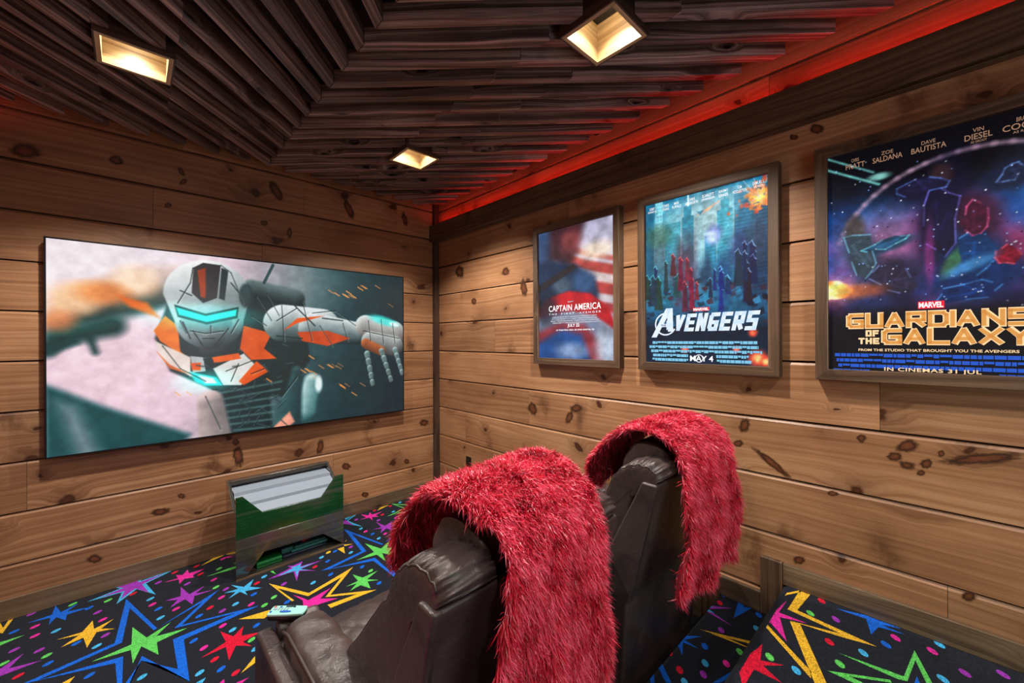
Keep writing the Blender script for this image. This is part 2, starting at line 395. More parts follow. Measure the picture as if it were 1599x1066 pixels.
CKEYS = list(CK); CMATS = [carpet('carpet_' + k, CK[k]) for k in CKEYS]
C1 = (0, 860, 5.173); C2 = (200, 860, 5.173); C3 = (400, 780, 5.921); C5 = (520, 760, 8.88); C6 = (980, 900, 6.423); C7 = (1140, 890, 3.4837)
class Carpet:
    def __init__(s, z, ylo, yhi): s.z = z; s.ylo = ylo; s.yhi = yhi; s.tris = []; s.lay = 0; s.occ = []
    def w(s, c, pts):
        return [at(c[0] + p[0] / c[2], c[1] + p[1] / c[2], z=s.z).to_2d() for p in pts]
    def poly(s, col, pts, lay=0):
        for t in MG.tessellate_polygon([[Vector((p[0], p[1], 0)) for p in pts]]):
            tri = [pts[i] for i in t]
            tri = clip_half(tri, 1, s.ylo, True); tri = clip_half(tri, 1, s.yhi, False)
            tri = clip_half(tri, 0, XL + .004, True); tri = clip_half(tri, 0, -.02, False)
            if len(tri) > 2: s.tris.append((col, tri, lay))
        s.occ.append((sum(p[0] for p in pts) / len(pts), sum(p[1] for p in pts) / len(pts)))
    def px(s, col, c, pts, lay=0): s.poly(col, s.w(c, pts), lay)
    def dots(s, c, lst):
        for (x, y, col) in lst:
            o = s.w(c, [(x, y)])[0]; s.dot(o, col)
    def dot(s, o, col, a=.6):
        s.poly(col, [Vector((o.x + .020 * cos(t) * cos(a) - .0125 * sin(t) * sin(a), o.y + .020 * cos(t) * sin(a) + .0125 * sin(t) * cos(a)))
                     for t in [k * pi / 6 for k in range(12)]])
    def star(s, o, r, col, rot, n=6, lay=0, seed=0, inner=.3):
        q = random.Random(seed); pts = []
        for k in range(n):
            a = rot + 2 * pi * k / n + q.uniform(-.2, .2); rr = r * q.uniform(.55, 1.25)
            pts.append(Vector((o[0] + rr * cos(a), o[1] + rr * sin(a)))); a += pi / n
            pts.append(Vector((o[0] + r * inner * cos(a), o[1] + r * inner * sin(a))))
        s.poly(col, pts, lay); return pts
    def emit(s, mb):
        for col, tri, lay in s.tris:
            a = (tri[1] - tri[0]).cross(tri[2] - tri[0]); tri = tri if a > 0 else tri[::-1]
            mb.face([(p[0], p[1], s.z + .0006 + .0004 * lay) for p in tri], None, CKEYS.index(col))
def clip_half(poly, i, lim, keep_above):
    out = []; n = len(poly)
    for k in range(n):
        a, b = poly[k], poly[(k + 1) % n]
        ia, ib = (a[i] >= lim) == keep_above, (b[i] >= lim) == keep_above
        if ia: out.append(Vector((a[0], a[1])))
        if ia != ib and abs(b[i] - a[i]) > 1e-9:
            t = (lim - a[i]) / (b[i] - a[i]); out.append(Vector((a[0] + (b[0] - a[0]) * t, a[1] + (b[1] - a[1]) * t)))
    return out
def shrink(pts, k):
    c = sum(pts, Vector((0, 0))) / len(pts); return [c + (p - c) * k for p in pts]

fl = Carpet(0, MIDY, -.005)
def g12(a, b): return [at(C1[0] + x / C1[2], C1[1] + y / C1[2], z=0).to_2d() for x, y in a] + [at(C2[0] + x / C2[2], C2[1] + y / C2[2], z=0).to_2d() for x, y in b]
def mixp(lst): return [at(c[0] + x / c[2], c[1] + y / c[2], z=0).to_2d() for c, x, y in lst]
outer = mixp([(C1, 1020, 388), (C2, 235, 625), (C2, 737, 310), (C2, 432, 598), (C2, 1062, 440), (C2, 450, 715), (C2, 497, 1052), (C2, 112, 848), (C1, 960, 1260), (C1, 932, 905), (C1, 170, 1078), (C1, 927, 743)])
inner = mixp([(C1, 1048, 462), (C2, 207, 640), (C2, 603, 412), (C2, 372, 625), (C2, 862, 503), (C2, 362, 715), (C2, 402, 955), (C2, 108, 885), (C1, 985, 1110), (C1, 995, 852), (C1, 300, 1047), (C1, 985, 740)])
green = mixp([(C1, 1070, 615), (C2, 150, 700), (C2, 345, 575), (C2, 225, 690), (C2, 480, 622), (C2, 232, 738), (C2, 246, 838), (C2, 106, 770), (C2, 38, 910), (C2, 22, 800), (C1, 740, 895), (C1, 1062, 755)])
def band(carp, o, i, col):
    n = len(o)
    for k in range(n): carp.poly(col, [o[k], o[(k + 1) % n], i[(k + 1) % n], i[k]])
REP = at(C3[0] + 925 / C3[2], C3[1] + 560 / C3[2], z=0).to_2d() - green[10]
for off in (Vector((0, 0)), REP, REP * 2, -REP, Vector((-1.0, 1.0))):
    if off.length > 0 and off == Vector((-1.0, 1.0)): continue
    band(fl, [p + off for p in outer], [p + off for p in inner], 'B'); fl.poly('G', [p + off for p in green])
cy = mixp([(C2, 75, 198), (C2, 108, 240), (C2, 390, 143), (C2, 145, 262), (C2, 225, 353), (C2, 70, 308), (C1, 940, 430), (C1, 985, 335), (C1, 700, 412), (C1, 975, 302), (C1, 835, 288), (C1, 1015, 265)])
fl.poly('C', cy); fl.poly('P', shrink(cy, .72), 1)
px = fl.px
px('M', C2, [(287, 255), (405, 220), (385, 195), (440, 195), (483, 150), (490, 180), (622, 142), (525, 195), (530, 215), (455, 225), (415, 267), (410, 230)])
px('P', C2, [(300, 403), (425, 365), (425, 290), (495, 350), (617, 283), (545, 345), (690, 313), (535, 365), (520, 433), (460, 390), (340, 458), (400, 395)])
px('C', C2, [(775, 340), (890, 305), (832, 275), (935, 290), (1015, 228), (985, 290), (1085, 297), (945, 325), (965, 357), (905, 330), (808, 388), (870, 330)])
px('R', C2, [(588, 865), (790, 735), (745, 650), (850, 690), (932, 607), (915, 685), (1070, 655), (925, 735), (1000, 768), (870, 765), (815, 885), (790, 775)])
px('Y', C2, [(890, 552), (1138, 478), (1180, 480), (1100, 545)]); px('Y', C2, [(912, 988), (1070, 795), (1180, 740), (1070, 870)])
px('Y', C2, [(585, 122), (770, 5), (800, 0), (775, 35)]); px('Y', C1, [(0, 580), (25, 620), (120, 490), (158, 478), (20, 665), (-20, 660)])
px('G', C1, [(-60, 755), (200, 678), (-60, 790)]); px('P', C1, [(-60, 1010), (-20, 965), (195, 825), (70, 950), (340, 882), (0, 1012)])
px('B', C1, [(215, 585), (420, 515), (450, 440), (490, 495), (640, 420), (540, 490), (740, 450), (540, 515), (530, 560), (455, 535), (395, 595), (405, 540)])
px('Y', C1, [(455, 718), (665, 655), (748, 562), (760, 630), (920, 548), (815, 628), (930, 627), (780, 655), (702, 782), (675, 700), (490, 780), (640, 680)])
px('Y', C1, [(500, 1066), (605, 1012), (560, 1066), (540, 1100)])
px('G', C2, [(632, 208), (868, 120), (868, 142)]); px('B', C2, [(262, 140), (305, 130), (310, 155)])
px('C', C2, [(548, 1066), (630, 1020), (600, 1066)]); px('M', C2, [(740, 1066), (775, 1035), (780, 1066)]); px('M', C2, [(870, 1066), (975, 1022), (920, 1066)])
px('M', C5, [(370, 455), (460, 425), (385, 380), (490, 395), (513, 350), (540, 385), (680, 342), (590, 395), (635, 412), (540, 420), (548, 465), (505, 425)])
px('P', C5, [(550, 590), (670, 560), (595, 485), (720, 540), (818, 478), (795, 540), (888, 515), (800, 560), (838, 612), (740, 575), (660, 638), (680, 575)])
px('Y', C5, [(615, 328), (725, 212), (715, 240), (930, 152), (760, 260)])
for b in ([(750, 408), (985, 298), (1010, 298), (800, 396)], [(985, 298), (805, 234), (860, 245), (1015, 297)], [(750, 408), (800, 396), (960, 340), (965, 350)], [(805, 234), (1040, 245), (1040, 255), (860, 245)]): px('G', C5, b)
px('Y', C5, [(60, 860), (150, 830), (165, 925)]); px('Y', C5, [(150, 800), (280, 790), (160, 820)]); px('Y', C5, [(160, 770), (190, 730), (185, 745)])
for b in ([(160, 440), (380, 345), (205, 470), (190, 468)], [(205, 468), (400, 548), (280, 530), (190, 468)]): px('C', C5, b)
px('P', C5, [(140, 480), (300, 385), (190, 468), (280, 530), (140, 510)])
pur = fl.w(C3, [(105, 740), (320, 630), (290, 612), (345, 608), (430, 568), (412, 615), (615, 557), (412, 642), (555, 655), (400, 660), (375, 755), (345, 665)])
fl.poly('P', pur); fl.poly('C', shrink(pur, .66), 1)
px('G', C3, [(832, 803), (940, 750), (890, 690), (985, 720), (1125, 655), (1025, 735), (1135, 742), (1030, 755), (1058, 820), (965, 790), (865, 845), (930, 775)])
for b in ([(118, 775), (488, 862), (480, 892), (195, 818)], [(488, 862), (895, 622), (790, 715), (480, 892)], [(895, 622), (685, 880), (640, 900), (790, 715)], [(640, 900), (685, 880), (1110, 832), (930, 872)],
          [(1110, 832), (690, 1000), (660, 972), (940, 870)], [(118, 775), (195, 818), (352, 930), (332, 940)]): px('Y', C3, b)
px('M', C3, [(340, 880), (425, 905), (480, 930), (690, 815), (590, 915), (755, 912), (600, 960), (500, 1000), (440, 1000), (430, 930)])
px('G', C3, [(130, 665), (155, 655), (185, 690)])
fl.dots(C1, [(487, 395, 'R'), (588, 430, 'G'), (716, 342, 'B'), (790, 495, 'P'), (830, 555, 'M'), (852, 680, 'P'), (720, 460, 'B'), (255, 508, 'P'), (283, 610, 'M'), (113, 652, 'B'), (283, 685, 'M'), (452, 645, 'C'), (617, 745, 'B'), (782, 768, 'C'), (115, 800, 'P'), (317, 803, 'P'), (378, 845, 'G'), (388, 910, 'B'), (28, 910, 'G'), (147, 1010, 'R'), (723, 1005, 'B'), (873, 400, 'G'), (1075, 345, 'R'), (1005, 240, 'R'), (200, 472, 'G')])
fl.dots(C2, [(180, 388, 'C'), (197, 432, 'M'), (245, 467, 'B'), (262, 540, 'C'), (388, 468, 'M'), (478, 265, 'P'), (710, 293, 'G'), (755, 375, 'M'), (663, 458, 'R'), (575, 525, 'B'), (762, 483, 'P'), (868, 428, 'C'), (995, 430, 'M'), (1102, 438, 'G'), (765, 603, 'M'), (845, 637, 'C'), (1038, 600, 'B'), (530, 725, 'B'), (612, 783, 'M'), (998, 717, 'G'), (1027, 790, 'C'), (700, 875, 'R'), (752, 953, 'B'), (870, 983, 'R'), (578, 985, 'C'), (113, 1018, 'C'), (1015, 350, 'B'), (1040, 260, 'R'), (790, 308, 'P'), (693, 232, 'M'), (585, 187, 'R'), (553, 123, 'R'), (735, 143, 'G'), (475, 112, 'B'), (365, 123, 'C'), (378, 173, 'R'), (245, 255, 'P'), (1100, 207, 'C'), (768, 62, 'M')])
fl.dots(C3, [(605, 532, 'C'), (662, 567, 'B'), (543, 620, 'R'), (690, 690, 'B'), (527, 767, 'C'), (257, 778, 'P'), (165, 900, 'G'), (287, 945, 'B'), (1058, 657, 'G'), (980, 620, 'B'), (1137, 770, 'B'), (875, 488, 'C'), (875, 437, 'P'), (730, 477, 'B'), (668, 487, 'Y')])
fl.dots(C5, [(455, 317, 'B'), (575, 327, 'R'), (685, 385, 'R'), (630, 462, 'P'), (320, 455, 'P'), (385, 580, 'C'), (452, 617, 'M'), (548, 652, 'B'), (723, 650, 'M'), (635, 713, 'C'), (870, 427, 'M'), (835, 343, 'C'), (928, 215, 'C'), (795, 265, 'R'), (645, 240, 'C'), (1030, 155, 'R')])
def scatter(cp, x0, x1, y0, y1, n, sd):
    q = random.Random(sd); placed = list(cp.occ)
    for k in range(n * 40):
        big = q.random() < .3; r = q.uniform(.1, .16) if big else .03
        p = (q.uniform(x0, x1), q.uniform(y0, y1)); need = .24 if big else .085
        if all((p[0] - a) ** 2 + (p[1] - b) ** 2 > need ** 2 for a, b in placed):
            if big:
                cp.star(p, r, q.choice('BCGYMPR'), q.uniform(0, 6), 6, 0, k)
                placed += [(p[0] + .1 * cos(t), p[1] + .1 * sin(t)) for t in range(6)]
            else: cp.dot(Vector(p), q.choice('BCGMPR'))
            placed.append(p); n -= 1
            if n <= 0: break
scatter(fl, -.75, -.05, -2.5, -.15, 60, 3); scatter(fl, -1.45, -.75, -2.5, -1.3, 40, 4); scatter(fl, XL + .05, -1.95, -2.6, -1.75, 50, 5)

md = Carpet(MIDZ, UPY, MIDY - .012)
md.px('B', C6, [(1065, 415), (1110, 240), (1165, 260), (1165, 305), (1260, 310)])
md.px('P', C6, [(735, 355), (800, 288), (1050, 318), (800, 325), (1055, 500), (790, 350)])
md.px('C', C6, [(745, 350), (810, 296), (870, 305), (800, 315), (870, 370), (785, 345)], 1)
md.px('Y', C6, [(720, 528), (1260, 655), (1250, 680), (990, 612)]); md.px('Y', C6, [(820, 565), (990, 612), (1225, 715), (1200, 712)])
md.px('B', C6, [(440, 690), (540, 590), (745, 600), (570, 635), (715, 725), (555, 660), (550, 790), (490, 660)])
md.px('B', C6, [(220, 960), (310, 860), (345, 870), (440, 1066), (385, 1066), (315, 925), (265, 960), (270, 1066), (230, 1066)])
md.px('B', C6, [(850, 1066), (1105, 915), (1140, 940), (1040, 1066), (990, 1030), (930, 1066)])
md.px('G', C6, [(240, 775), (340, 820), (300, 815)]); md.px('R', C6, [(80, 1066), (150, 1010), (130, 1066)])
md.dots(C6, [(960, 183, 'B'), (925, 263, 'R'), (1315, 385, 'B'), (938, 538, 'P'), (1293, 520, 'C'), (775, 700, 'B'), (1125, 755, 'G'), (777, 868, 'C'), (990, 873, 'M'), (522, 937, 'R'), (760, 980, 'P'), (420, 760, 'R'), (570, 1058, 'C')])
scatter(md, XL + .05, -.8, UPY + .02, MIDY - .03, 40, 6)
up = Carpet(UPZ, YB, UPY - .03); px = up.px
px('Y', C7, [(378, 112), (437, 132), (365, 218), (313, 213)]); px('Y', C7, [(365, 218), (313, 213), (600, 345), (800, 417)]); px('Y', C7, [(800, 417), (600, 345), (328, 276), (380, 292), (600, 362)])
px('Y', C7, [(325, 276), (380, 292), (545, 660), (478, 660)]); px('Y', C7, [(180, 293), (206, 300), (442, 552), (440, 590)]); px('Y', C7, [(270, 152), (300, 126), (385, 108), (385, 120), (312, 134)])
px('M', C7, [(185, 272), (310, 165), (265, 230), (420, 290), (270, 255), (308, 388), (225, 290)])
px('R', C7, [(40, 512), (175, 403), (165, 490), (295, 518), (180, 520), (280, 613), (130, 540), (70, 640)])
px('B', C7, [(575, 208), (740, 245), (930, 318), (820, 296), (950, 350), (808, 310), (768, 350), (740, 265)])
for b in ([(590, 450), (945, 578), (965, 605), (910, 592)], [(945, 578), (1003, 436), (1008, 490), (965, 605)], [(1003, 436), (1125, 660), (1090, 660), (1008, 490)], [(530, 547), (870, 597), (880, 613), (650, 578)], [(530, 547), (650, 578), (780, 640), (730, 640)]): px('G', C7, b)
px('B', C7, [(1000, 630), (1015, 575), (1040, 630)])
up.dots(C7, [(498, 167, 'R'), (437, 235, 'G'), (575, 267, 'P'), (540, 390, 'R'), (900, 368, 'M'), (848, 405, 'B'), (725, 450, 'C'), (597, 510, 'G'), (215, 472, 'G'), (360, 545, 'C'), (1140, 405, 'C'), (1100, 440, 'M'), (1278, 560, 'P'), (1485, 567, 'P'), (1158, 592, 'C')])
scatter(up, XL + .05, -.05, YB + .1, -3.35, 90, 8); scatter(up, XL + .05, -1.2, -3.4, UPY - .06, 50, 9)
mb = MB(); mb.box((XL, MIDY, -.05), (0, 0, 0)); fl.emit(mb); struct(mb.build('floor', CMATS, weld=False, kind='structure'))
def nosed(y0, y1, z1, r=.028):
    arc = [(y1 - r + r * sin(t), z1 - r + r * cos(t)) for t in [k * pi / 12 for k in range(7)]]
    return [(y0, 0), (y0, z1)] + arc + [(y1 - .012, z1 - .06), (y1 - .012, 0)]
for cp, y0, y1, z1, nm in ((md, UPY - .02, MIDY, MIDZ, 'carpeted_step'), (up, YB, UPY, UPZ, 'carpeted_platform')):
    mb = MB(); mb.prism(nosed(y0, y1, z1), XL, 0, 'x'); cp.emit(mb); struct(mb.build(nm, CMATS, weld=False, kind='structure'))

# ------------------------------------------------------------------ lamp boxes in the ceiling
LB = .122                                                     # half outer size
ZB = ZS - .022
def box_center(lst):
    ps = [at(x, y, z=ZB) for x, y in lst]; c = sum(ps, Vector()) / len(ps); return c.x, c.y
lamp_xy = [box_center([(146, 42), (150, 99), (267, 135), (271, 93)]), box_center([(876, 59), (959, 2), (1011, 59), (931, 101)]), box_center([(608.7, 248.3), (637, 231), (685, 249.4), (656.6, 266.3)])]
print('LAMPS', lamp_xy)
M['bulb'] = glow('lamp_disc', (1, .88, .72), 4)
M['plate'] = plain('lamp_plate', rgb(40, 44, 50), .25, .4)
LAMP_LABELS = ['square wooden downlight box lit over the screen, left end of the ceiling', 'largest square wooden downlight box, over the poster wall side', 'square wooden downlight box nearest the room corner']
for (lx, ly), lab in zip(lamp_xy, LAMP_LABELS):
    t = thing('downlight_box', lab, 'ceiling light', (lx, ly, ZB), 'wooden downlight boxes')
    w = .016; mb = MB(); a = LB; top = ZC
    mb.box((lx - a, ly - a, ZB), (lx - a + w, ly + a, top), 'y'); mb.box((lx + a - w, ly - a, ZB), (lx + a, ly + a, top), 'y')
    mb.box((lx - a + w, ly - a, ZB), (lx + a - w, ly - a + w, top), 'x'); mb.box((lx - a + w, ly + a - w, ZB), (lx + a - w, ly + a, top), 'x')
    mb.build('box_frame', M['boxwood'], t)
    mb = MB(); e = .006
    for sx in (-1, 1):
        mb.box((lx + sx * a, ly - a - e, ZB), (lx + sx * (a + e), ly + a + e, top), 'y'); mb.box((lx - a, ly + sx * a, ZB), (lx + a, ly + sx * (a + e), top), 'x')
    mb.build('outer_casing', M['dark'], t)
    mb = MB(); mb.box((lx - a + w, ly - a + w, ZB + .165), (lx + a - w, ly + a - w, ZB + .172)); mb.build('lamp_plate', M['plate'], t)
    mb = MB(); n = 24
    mb.loft([[(lx + r * cos(2 * pi * k / n), ly + r * sin(2 * pi * k / n), z) for k in range(n)] for r, z in ((.052, ZB + .166), (.052, ZB + .158), (.042, ZB + .155))])
    mb.build('lamp_disc', M['bulb'], t, smooth=True)
    lamp('downlight', 'SPOT', (lx, ly, ZB + .030), 145, WARM, .035, cone=R(124)).data.spot_blend = .5
    lamp('box_glow', 'SPOT', (lx, ly, ZB + .135), 8, (1, .95, .80), .02, cone=R(116)); lamp('box_glow', 'POINT', (lx, ly, ZB + .12), .35, (1, .84, .6), .02)

# ------------------------------------------------------------------ ceiling slats: mitred V rows
def clip_axis(poly, i, lim, above): return clip_half(poly, i, lim, above)
XM, YM0, PIT, SW = -2.204 + .575 * 1.25, -3.42 + 2.638 * 1.25, .1395 * 1.25, .045
GR, GF = .105, .119
def cut_boxes(polys):
    for lx, ly in lamp_xy:
        nxt = []; h = LB + .008
        for p in polys:
            q = clip_half(p, 0, lx - h, False); nxt.append(q)
            q = clip_half(p, 0, lx + h, True); nxt.append(q)
            m = clip_half(clip_half(p, 0, lx - h, True), 0, lx + h, False)
            if len(m) > 2: nxt.append(clip_half(m, 1, ly - h, False)); nxt.append(clip_half(m, 1, ly + h, True))
        polys = [q for q in nxt if len(q) > 2]
    return polys
ORD = ['first', 'second', 'third', 'fourth', 'fifth', 'sixth', 'seventh', 'eighth', 'ninth', 'tenth', 'eleventh', 'twelfth', 'thirteenth', 'fourteenth', 'fifteenth', 'sixteenth', 'seventeenth', 'eighteenth', 'nineteenth', 'twentieth', 'twenty-first', 'twenty-second', 'twenty-third', 'twenty-fourth']
nr = nl = 0
for k in range(-7, 15):
    c = XM + YM0 - k * PIT; d = SW * math.sqrt(2)
    for side in (1, -1):
        # right arm: c-d <= x+y <= c ; left arm is its mirror image about x = XM
        L = 8
        strip = [Vector((-L, c + L)), Vector((-L, c - d + L)), Vector((L, c - d - L)), Vector((L, c - L))]
        p = clip_half(strip, 0, XM + .0006, True); p = clip_half(p, 0, -GR, False) if side == 1 else clip_half(p, 0, 2 * XM - XL - GR, False)
        p = clip_half(p, 1, -GF, False); p = clip_half(p, 1, YB + .15, True)
        if len(p) < 3: continue
        if side == -1: p = [Vector((2 * XM - q[0], q[1])) for q in p]
        if max((a - b).length for a in p for b in p) < .12: continue
        mb = MB()
        mb.tint = rng.uniform(.2, 1)
        for q in cut_boxes([p]):
            # grain along the slat: rotate into slat space for the uvs
            base = len(mb.f); mb.prism(q, ZS, ZS + SLH, 'z')
            ax = Vector((1, -side)).normalized(); pr = Vector((ax.y, -ax.x)); o1 = rng.uniform(0, 30)
            for fi in range(base, len(mb.f)):
                mb.uv[fi] = [((mb.v[i][0] * ax.x + mb.v[i][1] * ax.y) + o1, (mb.v[i][0] * pr.x + mb.v[i][1] * pr.y) * 1.0 + mb.v[i][2] + k * 1.7) for i in mb.f[fi]]
        o = mb.build('wood_slat', M['slat'], bevel=.0025, seg=1)
        if side == 1:
            nr += 1; tag(o, 'dark stained ceiling slat running to the poster wall, %s from the room corner' % ORD[nr - 1], 'ceiling slat', 'ceiling slats running to the poster wall')
        else:
            nl += 1; tag(o, 'dark stained ceiling slat running to the screen wall or mitre, %s from the far left' % ORD[nl - 1], 'ceiling slat', 'ceiling slats running to the screen wall')
print('SLATS', nr, nl)
mb = MB(); mb.box((-2.02, YB, UPZ), (-1.95, YB + .03, 2.42), 'z'); mb.box((-1.05, YB, UPZ), (-.98, YB + .03, 2.42), 'z'); mb.box((-2.02, YB, 2.35), (-.98, YB + .03, 2.42), 'x')
struct(mb.build('added_door_1', M['trim'], kind='structure'))  # unseen door frame, added to go with the cool fill light

# ------------------------------------------------------------------ pictures (screen image, poster prints): painted per vertex of a fine grid
class Img:
    def __init__(s, w, h, asp):
        s.w, s.h = w, h; s.X, s.Y = np.meshgrid(np.linspace(0, 1, w), np.linspace(0, 1, h)); s.asp = asp  # asp = width/height
        s.a = np.zeros((h, w, 3)); s.rs = np.random.default_rng(3)
    def blend(s, m, col, alpha=1.0):
        m = (m * alpha)[..., None]; c = np.asarray(col, float)
        if c.ndim == 1: c = c / 255.0
        s.a = s.a * (1 - m) + c * m
    def add(s, m, col, k=1.0): s.a = np.clip(s.a + (m * k)[..., None] * np.asarray(col, float) / 255, 0, 1)
    def grad(s, stops, ang=90):
        t = s.X * cos(R(ang)) + s.Y * sin(R(ang)); ps = [p for p, c in stops]
        s.a = np.stack([np.interp(t, ps, [c[i] / 255 for p, c in stops]) for i in range(3)], -1)
    def ell(s, cx, cy, rx, ry, col, soft=.3, alpha=1, rot=0, add=False):
        x, y = (s.X - cx) * s.asp, s.Y - cy; c, n = cos(rot), sin(rot)
        d = np.sqrt(((x * c + y * n) / (rx * s.asp)) ** 2 + ((-x * n + y * c) / ry) ** 2)
        m = np.clip((1 + soft / 2 - d) / max(soft, 1e-3), 0, 1); m = m * m * (3 - 2 * m)
        s.add(m, col, alpha) if add else s.blend(m, col, alpha)
    def sd(s, pts):
        px, py = s.X * s.asp, s.Y; dm = np.full(px.shape, 9.0); ins = np.zeros(px.shape, bool); n = len(pts)
        for i in range(n):
            ax, ay = pts[i][0] * s.asp, pts[i][1]; bx, by = pts[(i + 1) % n][0] * s.asp, pts[(i + 1) % n][1]
            ex, ey = bx - ax, by - ay; t = np.clip(((px - ax) * ex + (py - ay) * ey) / (ex * ex + ey * ey + 1e-12), 0, 1)
            dm = np.minimum(dm, np.hypot(px - ax - t * ex, py - ay - t * ey))
            cr = (ay > py) != (by > py); ins ^= cr & (px < (bx - ax) * (py - ay) / (by - ay + 1e-12) + ax)
        return np.where(ins, -dm, dm)
    def poly(s, pts, col, soft=.004, alpha=1, add=False):
        m = np.clip(.5 - s.sd(pts) / soft, 0, 1); m = m * m * (3 - 2 * m)
        s.add(m, col, alpha) if add else s.blend(m, col, alpha)
    def cap(s, x0, y0, r0, x1, y1, r1, col, dark=None, soft=.01, alpha=1, light=(-.35, -.8)):
        px, py = s.X * s.asp, s.Y; ax, ay, bx, by = x0 * s.asp, y0, x1 * s.asp, y1; ex, ey = bx - ax, by - ay
        t = np.clip(((px - ax) * ex + (py - ay) * ey) / (ex * ex + ey * ey + 1e-12), 0, 1)
        dx, dy = px - ax - t * ex, py - ay - t * ey; r = r0 + (r1 - r0) * t; d = np.hypot(dx, dy)
        m = np.clip(.5 - (d - r) / soft, 0, 1)
        if dark is None: s.blend(m, col, alpha)
        else:
            sh = np.clip(.5 + .6 * (dx * light[0] + dy * light[1]) / (r + 1e-6), 0, 1)[..., None]
            s.blend(m, np.asarray(dark) / 255 * (1 - sh) + np.asarray(col) / 255 * sh, alpha)
    def line(s, x0, y0, x1, y1, w, col, soft=.004, alpha=1): s.cap(x0, y0, w, x1, y1, w, col, None, soft, alpha)
    def noise(s, nx, ny, seed=0, oct=4):
        q = np.random.default_rng(seed); out = np.zeros((s.h, s.w)); amp = 1; tot = 0
        for o in range(oct):
            gx, gy = nx * 2 ** o, ny * 2 ** o; g = q.random((gy + 2, gx + 2)); fx, fy = s.X * gx, s.Y * gy
            ix, iy = np.minimum(fx.astype(int), gx), np.minimum(fy.astype(int), gy); tx, ty = fx - ix, fy - iy
            tx, ty = tx * tx * (3 - 2 * tx), ty * ty * (3 - 2 * ty)
            out += amp * ((g[iy, ix] * (1 - tx) + g[iy, ix + 1] * tx) * (1 - ty) + (g[iy + 1, ix] * (1 - tx) + g[iy + 1, ix + 1] * tx) * ty); tot += amp; amp *= .55
        return out / tot
    def linear(s):
        a = np.clip(s.a, 0, 1); return np.where(a <= .04045, a / 12.92, ((a + .055) / 1.055) ** 2.4)
    def mesh(s, name, P00, P10, P01, mat, parent):
        """grid from top-left corner P00, top-right P10, bottom-left P01"""
        P00, P10, P01 = (np.array(p[:]) for p in (P00, P10, P01))
        v = P00 + s.X[..., None] * (P10 - P00) + s.Y[..., None] * (P01 - P00); v = v.reshape(-1, 3) - np.array(wloc(parent)[:])
        w, h = s.w, s.h; i = np.arange(w * h).reshape(h, w)
        q = np.stack([i[1:, :-1], i[1:, 1:], i[:-1, 1:], i[:-1, :-1]], -1).reshape(-1, 4)
        me = bpy.data.meshes.new(name); me.vertices.add(len(v)); me.vertices.foreach_set('co', v.ravel())
        me.loops.add(q.size); me.loops.foreach_set('vertex_index', q.ravel().astype(np.int32)); me.polygons.add(len(q))
        me.polygons.foreach_set('loop_start', np.arange(0, q.size, 4, dtype=np.int32)); me.update(calc_edges=True)
        at_ = me.attributes.new('pic', 'FLOAT_COLOR', 'POINT')
        at_.data.foreach_set('color', np.concatenate([s.linear().reshape(-1, 3), np.ones((w * h, 1))], 1).astype(np.float32).ravel())
        me.materials.append(mat); o = bpy.data.objects.new(name, me); COL.objects.link(o); o.parent = parent; return o

# ------------------------------------------------------------------ wall screen
YT = -.066
tl, trr, bl, br = at(68, 365.5, y=YT), at(630.5, 434, y=YT), at(69, 716, y=YT), at(630.5, 655 - 13, y=YT)
X0, X1 = (tl.x + bl.x) / 2, (trr.x + br.x) / 2; ZT, ZBt = (tl.z + trr.z) / 2, (bl.z + br.z) / 2
print('TV', X0, X1, ZT, ZBt, (X1 - X0) / (ZT - ZBt))
tv = thing('wall_mounted_screen', 'large flat television on the board wall showing a white and orange robot', 'television', ((X0 + X1) / 2, 0, ZBt))
M['tvframe'] = plain('screen_bezel', rgb(24, 26, 30), .3, .4); M['tvpic'] = picture('screen_picture', .95, .25, spec=.4)
mb = MB(); mb.box((X0, -.062, ZBt), (X1, -.034, ZT)); mb.build('casing', M['tvframe'], tv, bevel=.003)
mb = MB(); b = .009
for q in (((X0, YT - .001, ZBt), (X1, -.062, ZBt + b)), ((X0, YT - .001, ZT - b), (X1, -.062, ZT)), ((X0, YT - .001, ZBt + b), (X0 + b, -.062, ZT - b)), ((X1 - b, YT - .001, ZBt + b), (X1, -.062, ZT - b))): mb.box(*q)
mb.build('bezel', M['tvframe'], tv)
mb = MB(); mb.box(((X0 + X1) / 2 - .35, -.036, (ZT + ZBt) / 2 - .25), ((X0 + X1) / 2 + .35, -.0005, (ZT + ZBt) / 2 + .25)); mb.build('wall_bracket', M['black'], tv)
def tvp(x, y):  # crop coordinate of the screen region -> screen uv
    p = at(40 + x * .40025, 340 + y * .4, y=YT); return ((p.x - X0) / (X1 - X0), (ZT - p.z) / (ZT - ZBt))
T = lambda *l: [tvp(*p) for p in l]
I = Img(512, 288, 16 / 9)
I.grad([(0, (214, 196, 210)), (.34, (222, 190, 204)), (.52, (150, 142, 152)), (.66, (60, 92, 96)), (.85, (34, 66, 72)), (1.2, (24, 48, 58))], 8)
I.ell(*tvp(180, 230), .3, .3, (240, 226, 232), 1.6, .9); I.ell(*tvp(300, 600), .25, .3, (232, 196, 208), 1.6, .8)
I.ell(*tvp(1050, 260), .12, .2, (150, 158, 160), 1.8, .55)
I.poly(T((60, 650), (300, 740), (640, 850), (560, 960), (60, 960)), (28, 84, 86), .05); I.poly(T((110, 720), (190, 740), (300, 960), (200, 960)), (150, 150, 158), .1, .75)
def cap(a, ra, b, rb, col, dark=None, soft=.012, alpha=1): I.cap(*tvp(*a), ra, *tvp(*b), rb, col, dark, soft, alpha)
